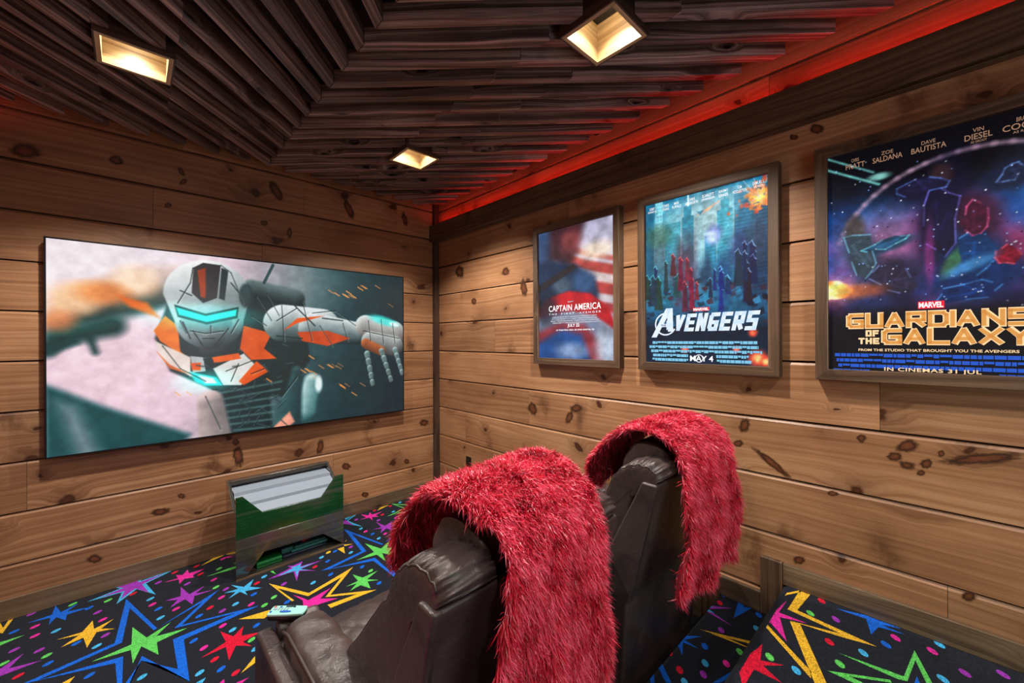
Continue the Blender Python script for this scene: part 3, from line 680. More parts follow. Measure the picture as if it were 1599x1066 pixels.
# far arm, out of focus
cap((600, 260), .10, (420, 270), .115, (235, 205, 196), (40, 60, 62), .05); cap((430, 300), .09, (230, 330), .10, (236, 176, 140), (26, 66, 66), .06)
cap((260, 320), .085, (110, 400), .05, (250, 196, 158), (36, 56, 56), .06); cap((150, 420), .03, (70, 520), .03, (60, 80, 80), (20, 60, 60), .04)
cap((330, 420), .05, (110, 470), .035, (40, 96, 92), (20, 56, 56), .05); cap((240, 460), .015, (265, 525), .012, (36, 70, 70), None, .03); cap((180, 480), .02, (90, 515), .02, (30, 72, 72), None, .03)
I.ell(*tvp(430, 240), .045, .07, (255, 214, 186), 1.2, .9); I.ell(*tvp(180, 310), .05, .07, (255, 200, 160), 1.2, .85); I.ell(*tvp(300, 290), .05, .05, (236, 130, 70), 1.3, .7); I.ell(*tvp(120, 400), .03, .05, (240, 140, 90), 1.3, .6); I.poly(T((355, 300), (470, 330), (520, 390), (400, 345)), (226, 110, 40), .03)
# torso
I.poly(T((560, 300), (900, 250), (1090, 330), (1110, 560), (1000, 700), (760, 690), (560, 600), (500, 470)), (40, 58, 60), .02)
cap((850, 640), .13, (880, 840), .11, (58, 82, 84), (18, 36, 40), .02)
for k in range(7): cap((740 + 12 * k, 690 + 24 * k), .006, (1000 - 8 * k, 640 + 30 * k), .006, (92, 122, 122), None, .008, .7)
cap((880, 270), .05, (1050, 310), .06, (120, 136, 136), (24, 40, 44), .015); I.line(*tvp(930, 250), *tvp(965, 180), .008, (60, 84, 84))
I.poly(T((495, 440), (540, 380), (590, 420), (600, 520), (640, 560), (520, 480)), (232, 120, 40), .008)
I.poly(T((500, 480), (640, 545), (640, 600), (760, 655), (640, 620), (530, 560)), (226, 206, 198), .008); I.poly(T((505, 520), (560, 575), (640, 612), (560, 590)), (214, 110, 50), .008)
I.poly(T((730, 590), (850, 530), (910, 590), (840, 655), (770, 655)), (206, 204, 200), .008); I.poly(T((725, 545), (830, 528), (840, 550), (735, 568)), (222, 100, 34), .006)
I.poly(T((850, 420), (960, 450), (930, 510), (980, 550), (880, 555), (835, 510)), (206, 92, 36), .008); I.poly(T((900, 560), (950, 600), (850, 655), (830, 640)), (214, 92, 36), .008)
I.poly(T((640, 540), (690, 545), (700, 600), (650, 605)), (176, 180, 180), .006); I.poly(T((640, 568), (682, 566), (680, 598), (648, 596)), (222, 92, 30), .006)
I.poly(T((636, 603), (740, 625), (765, 655), (700, 655), (660, 640)), (40, 226, 214), .012); I.poly(T((670, 615), (730, 628), (745, 648), (700, 648)), (214, 255, 250), .01)
I.ell(*tvp(700, 640), .06, .05, (20, 190, 180), 1.8, .5, add=True)
# legs
cap((720, 720), .06, (740, 860), .075, (236, 208, 204), (60, 66, 70), .02); cap((1120, 640), .05, (1090, 760), .065, (214, 240, 238), (40, 84, 88), .025); cap((1060, 600), .03, (1030, 820), .07, (70, 110, 112), (26, 50, 56), .025)
I.ell(*tvp(1145, 650), .012, .05, (240, 255, 255), 1, .9); I.poly(T((960, 830), (1030, 760), (1050, 800), (1000, 840)), (232, 150, 130), .02)
# near arm
cap((1010, 410), .115, (1160, 420), .11, (226, 232, 232), (40, 60, 62), .008); cap((1130, 430), .10, (1300, 450), .075, (214, 222, 222), (26, 46, 50), .008)
I.poly(T((1005, 440), (1060, 390), (1170, 380), (1060, 410)), (214, 96, 40), .006); I.poly(T((1060, 445), (1180, 440), (1270, 470), (1180, 500), (1080, 480)), (188, 82, 40), .008)
for q in (((1040, 330), (1130, 420)), ((1160, 390), (1240, 400)), ((980, 460), (1080, 470))): I.line(*tvp(*q[0]), *tvp(*q[1]), .004, (40, 60, 62))
cap((1330, 420), .075, (1440, 450), .09, (214, 220, 218), (90, 84, 80), .01); I.ell(*tvp(1400, 400), .06, .03, (60, 240, 226), .9, .7, .25); I.ell(*tvp(1440, 415), .02, .012, (230, 255, 250), .8, .9, .25)
cap((1350, 480), .07, (1440, 500), .075, (190, 196, 194), (60, 62, 62), .01); cap((1330, 490), .035, (1390, 520), .035, (196, 116, 70), (90, 60, 44), .01)
for a, b in (((1335, 530), (1355, 640)), ((1392, 520), (1426, 625)), ((1445, 515), (1470, 600))):
    for k in range(5):
        t = k / 4; cap((a[0] + (b[0] - a[0]) * t, a[1] + (b[1] - a[1]) * t), .021 - .004 * t, (a[0] + (b[0] - a[0]) * (t + .12), a[1] + (b[1] - a[1]) * (t + .12)), .019 - .004 * t, (170, 196, 194), (34, 48, 50), .006)
# helmet: smooth shell with one continuous visor band
I.poly(T((620, 420), (800, 430), (770, 520), (680, 530)), (60, 66, 66), .01)
cap((715, 300), .195, (720, 400), .155, (236, 238, 238), (58, 74, 76), .008); cap((705, 420), .12, (712, 460), .075, (170, 180, 182), (44, 56, 58), .008)
I.poly(T((650, 190), (690, 170), (760, 180), (745, 310), (690, 330), (645, 290)), (62, 60, 60), .006); I.poly(T((668, 200), (700, 190), (700, 310), (680, 305)), (150, 70, 34), .006); I.poly(T((762, 190), (790, 200), (775, 320), (752, 312)), (54, 66, 68), .006)
I.poly(T((576, 335), (700, 372), (830, 345), (826, 390), (705, 415), (590, 385)), (18, 52, 54), .008)
I.poly(T((584, 347), (700, 382), (822, 356), (818, 380), (704, 404), (596, 376)), (44, 226, 206), .01); I.ell(*tvp(705, 385), .12, .06, (10, 150, 140), 1.6, .5, add=True)
for a, b in (((600, 280), (645, 300)), ((650, 440), (690, 500)), ((790, 430), (735, 500)), ((800, 250), (840, 300)), ((610, 405), (640, 470)), ((690, 470), (735, 470))): I.line(*tvp(*a), *tvp(*b), .003, (46, 56, 58))
I.ell(*tvp(860, 300), .02, .07, (50, 70, 72), .4, .9)
q = random.Random(4)
for k in range(34):
    x, y = q.choice(((1190, 280), (1260, 295), (1320, 270), (1375, 270), (1430, 330), (1090, 545), (1200, 580), (1240, 650), (1290, 685), (1100, 600), (570, 630), (600, 680), (420, 605), (1300, 655), (1150, 590), (930, 640)))
    x += q.uniform(-25, 25); y += q.uniform(-15, 15); I.line(*tvp(x, y), *tvp(x + 20, y + 13), .0028, (255, 160, 90), .003, q.uniform(.4, 1))
# panel seams, vents and bolts
q = random.Random(12)
for a, b in (((590, 330), (640, 250)), ((640, 250), (650, 190)), ((760, 180), (800, 210)), ((800, 210), (850, 330)), ((830, 395), (800, 450)), ((600, 400), (625, 450)), ((640, 440), (700, 450)), ((700, 450), (770, 440)), ((720, 420), (722, 450)),
             ((1000, 340), (1010, 480)), ((1080, 320), (1120, 480)), ((1120, 370), (1210, 360)), ((1210, 360), (1290, 420)), ((1150, 420), (1200, 500)), ((1240, 410), (1260, 480)), ((980, 400), (1060, 350)), ((530, 500), (600, 590)), ((600, 590), (700, 640)), ((780, 600), (880, 560)), ((800, 640), (830, 570)), ((880, 610), (930, 590)),
             ((1320, 440), (1460, 470)), ((1340, 400), (1350, 480)), ((1390, 395), (1400, 490)), ((1435, 410), (1445, 490)), ((900, 300), (960, 400)), ((940, 290), (990, 380)), ((880, 380), (940, 420)), ((700, 700), (760, 830)), ((1000, 700), (1060, 620))):
    I.line(*tvp(*a), *tvp(*b), .0026, (28, 40, 42), .004, .85); I.line(*tvp(a[0] + 3, a[1] + 5), *tvp(b[0] + 3, b[1] + 5), .0016, (236, 240, 238), .004, .35)
for k in range(46):
    x, y = q.uniform(830, 1110), q.uniform(430, 830)
    if I.a[int(min(.99, max(0, tvp(x, y)[1])) * 287), int(min(.99, max(0, tvp(x, y)[0])) * 511)].mean() < .4: cap((x, y), .004, (x + q.uniform(-50, 50), y + q.uniform(5, 40)), .004, (96, 126, 126), (22, 34, 38), .006, .8)
for k in range(40):
    x, y = q.uniform(560, 860), q.uniform(520, 700); v_ = tvp(x, y)
    if I.a[int(v_[1] * 287), int(v_[0] * 511)].mean() < .45: cap((x, y), .005, (x + q.uniform(-30, 30), y + q.uniform(-12, 12)), .004, (120, 134, 132), (20, 30, 34), .006, .8)
n_ = I.noise(40, 24, 2, 4); I.a = np.clip(I.a * (1 + .22 * (n_[..., None] - .5)), 0, 1); I.a = .45 * I.a + .55 * (I.a * I.a * (3 - 2 * I.a))
I.mesh('screen_picture', (X0 + b, YT, ZT - b) if False else (X0 + .009, YT, ZT - .009), (X1 - .009, YT, ZT - .009), (X0 + .009, YT, ZBt + .009), M['tvpic'], tv)

# ------------------------------------------------------------------ lettering
FC = {}
def text_mb(mb, body, c0, c1, shear=0, bold=.0, gap=None, P=None, spacing=1.0):
    """fills the box c0 (left,bottom) .. c1 (right,top) in plane coordinates with the body; P maps plane -> world"""
    cu = bpy.data.curves.new('t', 'FONT'); cu.body = body; cu.offset = bold; cu.shear = shear; cu.space_character = spacing; cu.resolution_u = 3
    ob = bpy.data.objects.new('t', cu); COL.objects.link(ob); dg = bpy.context.evaluated_depsgraph_get()
    me = bpy.data.meshes.new_from_object(ob.evaluated_get(dg)); vs = [q.co for q in me.vertices]
    x0, x1 = min(q.x for q in vs), max(q.x for q in vs); y0, y1 = min(q.y for q in vs), max(q.y for q in vs)
    mv = [P(c0[0] + (q.x - x0) / (x1 - x0) * (c1[0] - c0[0]), c0[1] + (q.y - y0) / (y1 - y0) * (c1[1] - c0[1])) for q in vs]
    for f in me.polygons: mb.face([mv[i] for i in f.vertices])
    bpy.data.objects.remove(ob); bpy.data.curves.remove(cu); bpy.data.meshes.remove(me)
GL = {  # block capitals as thick polylines on a 1 x 1 body
 'A': [[(0, 0), (.5, 1), (1, 0)], [(.24, .3), (.78, .3)]], 'D': [[(0, 0), (0, 1), (.78, 1), (1, .8), (1, .2), (.78, 0), (0, 0)]], 'E': [[(1, 1), (0, 1), (0, 0), (1, 0)], [(0, .5), (.85, .5)]],
 'F': [[(1, 1), (0, 1), (0, 0)], [(0, .5), (.85, .5)]], 'G': [[(1, 1), (.2, 1), (0, .82), (0, .18), (.2, 0), (1, 0), (1, .46), (.5, .46)]], 'H': [[(0, 0), (0, 1)], [(1, 0), (1, 1)], [(0, .5), (1, .5)]], 'I': [[(.5, 0), (.5, 1)]],
 'L': [[(0, 1), (0, 0), (1, 0)]], 'N': [[(0, 0), (0, 1), (1, 0), (1, 1)]], 'O': [[(0, 0), (0, 1), (1, 1), (1, 0), (0, 0)]], 'R': [[(0, 0), (0, 1), (1, 1), (1, .45), (0, .45)], [(.5, .45), (1, 0)]],
 'S': [[(1, 1), (0, 1), (0, .52), (1, .52), (1, 0), (0, 0)]], 'T': [[(0, 1), (1, 1)], [(.5, 1), (.5, 0)]], 'U': [[(0, 1), (0, 0), (1, 0), (1, 1)]], 'X': [[(0, 0), (1, 1)], [(0, 1), (1, 0)]], 'Y': [[(0, 1), (.5, .45), (1, 1)], [(.5, .45), (.5, 0)]],
 'V': [[(0, 1), (.5, 0), (1, 1)]]}
def block_mb(mb, body, c0, c1, P, th=.2, shear=0, sp=.2, widths={}):
    """block lettering filling a box; th is the stroke in units of the body height"""
    H = c1[1] - c0[1]; ws = [widths.get(ch, .16 if ch == 'I' else 1) for ch in body]; tot = sum(ws) + sp * (len(body) - 1); U = (c1[0] - c0[0] - shear * H) / tot; x = c0[0]
    t = th * H / 2
    for ch, w in zip(body, ws):
        W = U * w
        for pl in GL[ch]:
            pts = [Vector((x + t + p[0] * max(W - 2 * t, .0001) if ch != 'I' else x + W / 2, c0[1] + t + p[1] * (H - 2 * t))) for p in pl]
            for a, b2 in zip(pts, pts[1:]):
                d = (b2 - a).normalized(); e = Vector((-d.y, d.x)) * t
                ext = d * t * (1 if abs(d.x) < .05 or abs(d.y) < .05 else .55)
                q = [a - ext + e, a - ext - e, b2 + ext - e, b2 + ext + e]
                q = [Vector((p.x, min(max(p.y, c0[1]), c1[1]))) for p in q]
                mb.face([P(p.x + shear * (p.y - c0[1]), p.y) for p in q[::-1] if True])
        x += U * (w + sp)

# ------------------------------------------------------------------ three framed film posters on the poster wall
PD = -.036   # print plane
M['print'] = picture('poster_print', .90, .3, spec=.25)
def poster(name, label, s0, s1, z0, z1, fw=.045):
    """s = distance from the corner along the wall"""
    t = thing(name, label, 'poster', (0, -(s0 + s1) / 2, z0), 'framed posters on the poster wall')
    mb = MB(); D = -.054
    mitre = lambda pts, ax: mb.prism([(-p[0], p[1]) for p in pts], D, -.0005, 'x', ax)
    mitre([(s0, z0), (s1, z0), (s1 - fw, z0 + fw), (s0 + fw, z0 + fw)], 'y'); mitre([(s0, z1), (s1, z1), (s1 - fw, z1 - fw), (s0 + fw, z1 - fw)], 'y')
    mitre([(s0, z0), (s0 + fw, z0 + fw), (s0 + fw, z1 - fw), (s0, z1)], 'z'); mitre([(s1, z0), (s1 - fw, z0 + fw), (s1 - fw, z1 - fw), (s1, z1)], 'z')
    mb.build('frame', M['frame'], t, bevel=.0025)
    mb = MB(); mb.box((PD + .004, -(s1 - fw + .002), z0 + fw - .002), (-.004, -(s0 + fw - .002), z1 - fw + .002)); mb.build('backing_box', M['black'], t)
    return t, (s0 + fw - .001, s1 - fw + .001, z0 + fw - .001, z1 - fw + .001)
def Pm(off): return lambda s, z: (PD - off, -s, z)
P1_, P2_, P3_ = Pm(.0012), Pm(.0020), Pm(.0028)
def bars(mb, s0, s1, zt, rows, rh, P, seed, ragged=.08):
    q = random.Random(seed)
    for r in range(rows):
        a = s0 + (s1 - s0) * q.uniform(0, ragged); e = s1 - (s1 - s0) * q.uniform(0, ragged); z = zt - r * rh
        while a < e:
            w = q.uniform(.008, .03); b2 = min(a + w, e); h = rh * (.62 if q.random() < .75 else .4)
            mb.face([P(a, z - h), P(b2, z - h), P(b2, z), P(a, z)]); a += w + .0022
def letter(c): return c
def lettermat(name, c, k=.85, rough=.3):
    q = NT(name); q.base(tuple(x * .4 for x in c), rough); q.set(q.b, 'Emission Color', tuple(c) + (1,)); q.set(q.b, 'Emission Strength', k); return q.mat
M['l_white'] = lettermat('white_ink', rgb(232, 236, 242)); M['l_silver'] = lettermat('silver_ink', rgb(200, 216, 234)); M['l_grey'] = lettermat('grey_ink', rgb(150, 156, 172))
M['l_cyan'] = lettermat('pale_blue_ink', rgb(112, 180, 214)); M['l_gold'] = lettermat('gold_ink', rgb(206, 146, 76)); M['l_pale'] = lettermat('pale_gold_ink', rgb(240, 206, 160)); M['l_red'] = lettermat('red_ink', rgb(222, 36, 52))
M['l_blue'] = lettermat('blue_ink', rgb(34, 84, 190)); M['l_dim'] = lettermat('dim_gold_ink', rgb(176, 136, 110), .7); M['l_navy'] = lettermat('navy_ink', rgb(8, 16, 34))
S = lambda px, py: (lambda p: (-p.y, p.z))(at(px, py, x=PD))
SZ = []
for (l, r, tl_, bl_, tr_, br_) in ((833, 968, 358, 568, 320, 574), (996, 1217, 311, 577, 251, 586), (1272, 1640, 237, 589, None, None)):
    a = at(l, tl_, x=-.046); c = at(l, bl_, x=-.046); e = at(r, 400, x=-.046); SZ.append((-a.y, -e.y, c.z, a.z))
print('POSTERS', SZ)
ZP0, ZP1 = sum(q[2] for q in SZ) / 3, sum(q[3] for q in SZ) / 3; PW = (SZ[0][1] - SZ[0][0] + SZ[1][1] - SZ[1][0]) / 2
def uvf(bx): return lambda px, py: (lambda s: ((s[0] - bx[0]) / (bx[1] - bx[0]), (bx[3] - s[1]) / (bx[3] - bx[2])))(S(px, py))

# poster nearest the corner: stripes, pale sky, dark blue mass, red and blue lower field
t, bx = poster('framed_poster', 'narrow-looking framed poster nearest the corner, red stripes and pale sky above a blue field', SZ[0][0], SZ[0][1], ZP0, ZP1)
I = Img(180, 270, (bx[1] - bx[0]) / (bx[3] - bx[2])); u = uvf(bx); c4 = lambda x, y: u(810 + x * .2813, 300 + y * .2814); U4 = lambda *l: [c4(*p) for p in l]
I.grad([(0, (190, 186, 216)), (.3, (214, 208, 226)), (.45, (226, 190, 180)), (.7, (180, 170, 186)), (1, (150, 160, 190))], 90)
for k, (y0, y1, c) in enumerate(((320, 350, (190, 84, 74)), (370, 430, (184, 60, 52)), (430, 475, (214, 196, 196)), (480, 545, (178, 52, 50)), (545, 590, (206, 196, 204)), (590, 640, (170, 44, 50)))):
    I.poly(U4((260, y0 - 30), (380, y0 + 5), (530, y0 + 30), (530, y1 + 30), (380, y1 + 5), (260, y1 - 30)), c, .03, .9)
I.ell(*c4(430, 320), .2, .06, (255, 232, 208), 1.4, .9); I.poly(U4((105, 190), (190, 190), (190, 400), (105, 400)), (58, 84, 124), .06)
I.poly(U4((170, 180), (330, 150), (372, 160), (330, 270), (300, 380), (250, 420), (170, 380)), (66, 40, 48), .10); I.ell(*c4(290, 270), .13, .10, (150, 72, 74), 1.3, .8)
I.poly(U4((105, 390), (180, 380), (320, 400), (420, 470), (445, 560), (430, 640), (105, 660)), (34, 52, 84), .06); I.ell(*c4(360, 500), .13, .08, (60, 100, 150), 1.2, .8); I.ell(*c4(240, 520), .12, .06, (110, 128, 140), 1.3, .6); I.poly(U4((110, 520), (300, 395), (330, 415), (115, 560)), (48, 42, 48), .02)
I.poly(U4((180, 580), (280, 548), (400, 560), (500, 640), (530, 720), (530, 760), (430, 690), (300, 660), (120, 720), (110, 640)), (196, 28, 40), .03)
I.poly(U4((105, 700), (250, 660), (420, 690), (530, 790), (530, 940), (105, 940)), (120, 132, 160), .08); I.poly(U4((105, 780), (230, 720), (360, 730), (460, 840), (470, 940), (105, 940)), (150, 48, 60), .08); I.poly(U4((105, 840), (240, 760), (350, 790), (400, 940), (105, 940)), (28, 78, 148), .08)
I.ell(*c4(480, 860), .12, .12, (206, 220, 238), 1.2, .8); I.ell(*c4(290, 880), .2, .06, (176, 190, 220), 1.4, .7); I.ell(*c4(150, 640), .16, .12, (30, 34, 48), 1.2, .8)
I.a = np.clip(I.a * (.72 + .56 * I.noise(9, 14, 5, 5)[..., None]), 0, 1)
I.mesh('print', (PD, -bx[0], bx[3]), (PD, -bx[1], bx[3]), (PD, -bx[0], bx[2]), M['print'], t)
q4 = lambda x, y: S(810 + x * .2813, 300 + y * .2814)
def box4(xl, yb, xr, yt): a, b2 = q4(xl, yb), q4(xr, yt); return a, b2
mb = MB(); a, e = q4(168, 662), q4(457, 612); zz = (q4(168, 662)[1] + q4(457, 648)[1]) / 2; zt = (q4(168, 632)[1] + q4(457, 608)[1]) / 2
text_mb(mb, 'CAPTAIN AMERICA', (a[0], zz), (e[0], zt), 0, .012, P=P1_, spacing=1.08); mb.build('title_lettering', M['l_white'], t)
z1_ = zz - .012
for wd, f0, f1 in (('THE', 0, .17), ('FIRST', .26, .52), ('AVENGER', .61, 1)): mb = MB(); text_mb(mb, wd, (a[0] + (e[0] - a[0]) * f0, z1_ - .012), (a[0] + (e[0] - a[0]) * f1, z1_), 0, .01, P=P1_, spacing=1.5); mb.build('subtitle_lettering', M['l_silver'], t)
mb = MB(); bars(mb, a[0], e[0], z1_ - .024, 4, .0135, P1_, 2); mb.build('credit_block', M['l_grey'], t); mb = MB(); bars(mb, a[0] + .17, e[0] - .22, zt + .022, 1, .012, P1_, 4); mb.build('studio_line', M['l_grey'], t)
mb = MB(); zc = z1_ - .072; mid = (a[0] + e[0]) / 2; text_mb(mb, 'JULY 22', (mid - .05, zc - .032), (mid + .05, zc - .004), 0, .02, P=P2_); mb.build('date_lettering', M['l_white'], t); mb = MB(); text_mb(mb, 'IN THEATERS, REAL 3D AND DIGITAL 3D', (mid - .15, zc - .053), (mid + .17, zc - .042), 0, .02, P=P2_); mb.build('venue_lettering', M['l_white'], t)

# middle poster: teal city, explosion, dark rubble
t, bx = poster('framed_poster', 'middle framed poster, teal city skyline with an orange explosion', SZ[1][0], SZ[1][0] + (SZ[1][1] - SZ[1][0]), ZP0, ZP1)
I = Img(240, 350, (bx[1] - bx[0]) / (bx[3] - bx[2])); u = uvf(bx); c5 = lambda x, y: u(980 + x * .36568, 230 + y * .36585); U5 = lambda *l: [c5(*p) for p in l]
I.grad([(0, (22, 96, 128)), (.15, (52, 150, 172)), (.32, (128, 170, 182)), (.5, (48, 132, 158)), (.72, (18, 74, 108)), (.8, (8, 20, 34)), (1, (10, 44, 66))], 90)
I.ell(*c5(330, 300), .3, .12, (168, 186, 190), 1.6, .8); cl = I.noise(4, 5, 8, 5); I.a = np.clip(I.a * (.75 + .5 * cl[..., None]), 0, 1)
def bld(x0, x1, yt, yb, c, st=None):
    I.poly(U5((x0, yt), (x1, yt - (x1 - x0) * .22), (x1, yb), (x0, yb)), c, .006, .95)
    if st:
        y = yt + 10
        while y < yb: I.line(*c5(x0 + 4, y), *c5(x1 - 4, y - (x1 - x0) * .2), .0016, st, .003, .6); y += 16
bld(118, 150, 225, 420, (120, 190, 206), (40, 110, 140)); bld(70, 112, 250, 560, (16, 92, 124)); bld(232, 282, 300, 600, (34, 120, 146), (70, 160, 180)); I.line(*c5(258, 190), *c5(258, 320), .004, (190, 226, 236), .006); bld(240, 272, 255, 330, (36, 124, 150))
bld(382, 450, 270, 600, (40, 134, 156), (110, 184, 198)); bld(398, 434, 225, 300, (52, 142, 162)); I.line(*c5(416, 190), *c5(416, 260), .006, (60, 150, 168)); bld(455, 545, 190, 640, (20, 84, 116), (60, 140, 166)); bld(545, 605, 160, 640, (22, 62, 92), (50, 120, 146)); bld(330, 378, 380, 620, (30, 112, 142), (80, 160, 180)); bld(160, 226, 330, 560, (44, 130, 150), (80, 164, 176))
I.line(*c5(300, 290), *c5(390, 230), .004, (200, 150, 130), .01); I.ell(*c5(345, 262), .03, .008, (236, 170, 120), .8, .9, -.5); I.poly(U5((295, 275), (325, 268), (310, 290)), (30, 80, 104), .005)
q = random.Random(21); ex_, ey_ = c5(562, 212)
for k in range(170):
    a = q.uniform(0, 6.3); rr = abs(q.gauss(0, .055)) * (1 + .5 * (k % 7 == 0)); h_ = min(1, rr / .10)
    I.ell(ex_ + rr * cos(a) * 1.1, ey_ + rr * sin(a) * .75, q.uniform(.006, .022), q.uniform(.005, .014), (int(255 - 60 * h_), int(225 - 160 * h_ + q.uniform(-25, 25)), int(110 - 80 * h_)), .8, .8)
for k in range(8): I.line(*c5(560, 210), *c5(470 + 22 * k, 120 + (k % 3) * 60), .0016, (210, 190, 190), .005, .6)
# dark rubble and smoke instead of any figures
for (x, y, rx, ry, c, al) in ((130, 480, .10, .16, (30, 54, 70), .5), (130, 380, .13, .07, (52, 84, 62), .6), (240, 560, .13, .17, (92, 26, 46), .6), (250, 420, .09, .09, (70, 30, 44), .4), (370, 370, .06, .05, (110, 120, 190), .8), (545, 520, .14, .22, (20, 36, 66), .6), (550, 400, .09, .12, (56, 60, 82), .4), (410, 560, .07, .14, (22, 56, 100), .85), (470, 430, .07, .10, (40, 52, 104), .7), (335, 540, .05, .10, (26, 44, 70), .8), (160, 620, .10, .07, (24, 96, 116), .8)): I.ell(*c5(x, y), rx, ry, c, 1.0, al)
q = random.Random(3)
for k in range(120):
    x, y = q.uniform(72, 600), q.uniform(560, 760); w = q.uniform(8, 32)
    I.poly(U5((x, y), (x + w, y - w * q.uniform(.2, .8)), (x + w * 1.3, y + w * .3), (x + w * .4, y + w * .6)), q.choice(((14, 26, 44), (24, 62, 92), (40, 110, 150), (10, 16, 30), (66, 26, 40))), .006, q.uniform(.4, .9))
def spires(n, x0, x1, y0, y1, col, rim, sd, UU, wid):
    q = random.Random(sd)
    for k in range(n):
        x = q.uniform(x0, x1); yt = q.uniform(y0, y1); w = q.uniform(.5, 1) * wid; b0 = yt + q.uniform(3, 6) * wid
        pts = UU((x - w * .7, b0), (x - w * .35, yt + w * 1.3), (x - w * .5, yt + w * .5), (x, yt), (x + w * .3, yt + w * .7), (x + w * .6, yt + w * .9), (x + w * .4, yt + w * 2), (x + w * .9, b0))
        c = tuple(v * q.uniform(.6, 1.25) for v in col); I.poly(pts, c, .006, .9)
        for (p0, p1) in zip(pts[2:5], pts[3:6]): I.line(*p0, *p1, .0022, rim, .004, q.uniform(.35, .9))
spires(9, 80, 250, 480, 600, (26, 50, 66), (90, 210, 220), 1, U5, 26); spires(7, 190, 300, 450, 580, (96, 24, 40), (230, 90, 90), 2, U5, 24); spires(8, 330, 430, 500, 600, (18, 50, 92), (110, 190, 240), 3, U5, 18); spires(9, 470, 600, 380, 560, (24, 30, 54), (130, 170, 220), 4, U5, 30)
for (x0_, y0_, x1_, y1_) in ((90, 150, 250, 420), (520, 160, 380, 420), (300, 180, 320, 500), (470, 150, 440, 420)): I.line(*c5(x0_, y0_), *c5(x1_, y1_), .012, (150, 220, 232), .03, .28)
I.ell(*c5(360, 385), .05, .035, (190, 210, 255), 1.4, .8); I.poly(U5((68, 770), (610, 770), (610, 940), (68, 940)), (8, 26, 46), .03, .75)
for x, y, r in ((245, 862, .03), (465, 862, .025), (555, 900, .06), (590, 915, .04), (535, 790, .03)): I.ell(*c5(x, y), r, r * .7, (236, 70, 46), 1.2, .9); I.ell(*c5(x, y), r * .5, r * .35, (255, 200, 120), 1.4, .8 if r > .035 else .3)
I.a = np.clip(I.a * (.92 + .62 * I.noise(30, 44, 5, 3)[..., None]), 0, 1)
I.mesh('print', (PD, -bx[0], bx[3]), (PD, -bx[1], bx[3]), (PD, -bx[0], bx[2]), M['print'], t)
q5 = lambda x, y: S(980 + x * .36568, 230 + y * .36585)
k7 = lambda x, y: S(1000 + x * .13759, 460 + y * .13757)
mb = MB()
sA, sB = k7(120, 0)[0], k7(1365, 0)[0]
zb_, zt_ = k7(370, 418)[1], k7(370, 225)[1]
SL = .22
block_mb(mb, 'VENGERS', (k7(372, 0)[0] - .0, zb_), (sB, zt_), P2_, .21, SL, .17)
# the large A with its ring and arrow
zA0, zA1 = k7(150, 485)[1], k7(330, 155)[1]; xA0, xA1, xA2 = k7(128, 0)[0], k7(300, 0)[0], k7(365, 0)[0]
for q_ in ([(xA0, zA0), (xA0 + .030, zA0), (xA1 + .030, zA1), (xA1 - .004, zA1)], [(xA1, zA1), (xA1 + .034, zA1), (xA2 + .004, zb_), (xA2 - .026, zb_)], [(xA0 + .062, zb_ + .044), (xA2 - .03, zb_ + .044), (xA2 - .03, zb_ + .026), (xA0 + .05, zb_ + .026)], [(xA2 - .034, zb_ + .062), (xA2 + .002, zb_ + .035), (xA2 - .034, zb_ + .008)]):
    mb.face([P3_(*p) for p in q_])
cx_, cz_, rr = k7(285, 0)[0], k7(285, 335)[1], .062
for k in range(40):
    a0, a1 = 2 * pi * k / 40, 2 * pi * (k + 1) / 40
    if -.62 < math.atan2(sin(a0), cos(a0)) < 1.45: continue
    mb.face([P2_(cx_ + r_ * cos(a), cz_ + r_ * 1.02 * sin(a)) for r_, a in ((rr, a0), (rr, a1), (rr * .87, a1), (rr * .87, a0))])
mb.build('title_lettering', M['l_silver'], t)
mb = MB(); text_mb(mb, 'THE', (xA0 + .056, zb_ + .030), (xA2 - .036, zb_ + .040), .2, .02, P=Pm(.0034)); mb.build('small_lettering', M['l_navy'], t)
def redbox(t, c0, c1):
    mb = MB(); mb.face([P2_(c0[0], c0[1]), P2_(c1[0], c0[1]), P2_(c1[0], c1[1]), P2_(c0[0], c1[1])]); mb.build('logo_box', M['l_red'], t)
    mb = MB(); h = c1[1] - c0[1]; text_mb(mb, 'MARVEL', (c0[0] + h * .1, c0[1] + h * .12), (c1[0] - h * .1, c1[1] - h * .12), 0, .03, P=P3_, spacing=.92); mb.build('logo_lettering', M['l_white'], t)
a, e = k7(600, 185), k7(782, 130); redbox(t, (a[0], a[1] - .002), (e[0], e[1] - .004))
mb = MB(); zr = k7(120, 528)[1]; bars(mb, k7(95, 0)[0], k7(1390, 0)[0], zr, 3, .0235, P1_, 6, .05); mb.build('credit_block', M['l_cyan'], t); mb = MB(); bars(mb, k7(130, 0)[0], k7(545, 0)[0], zr - .0705, 2, .0235, P1_, 7, .1); mb.build('credit_block', M['l_cyan'], t); mb = MB(); bars(mb, k7(850, 0)[0], k7(1270, 0)[0], zr - .0705, 2, .0235, P1_, 8, .1); mb.build('credit_block', M['l_cyan'], t)
mb = MB(); a, e = k7(565, 752), k7(828, 695); text_mb(mb, 'MAY 4', (a[0], a[1]), (e[0], e[1]), 0, .02, P=P2_)
ca, cb = (a[0] + (e[0] - a[0]) * .40), (a[1] + e[1]) / 2
for k in range(24):
    a0, a1 = 2 * pi * k / 24, 2 * pi * (k + 1) / 24; mb.face([P2_(ca + r_ * cos(q_), cb + r_ * sin(q_)) for r_, q_ in ((.021, a0), (.021, a1), (.0175, a1), (.0175, a0))])
mb.build('date_lettering', M['l_white'], t)
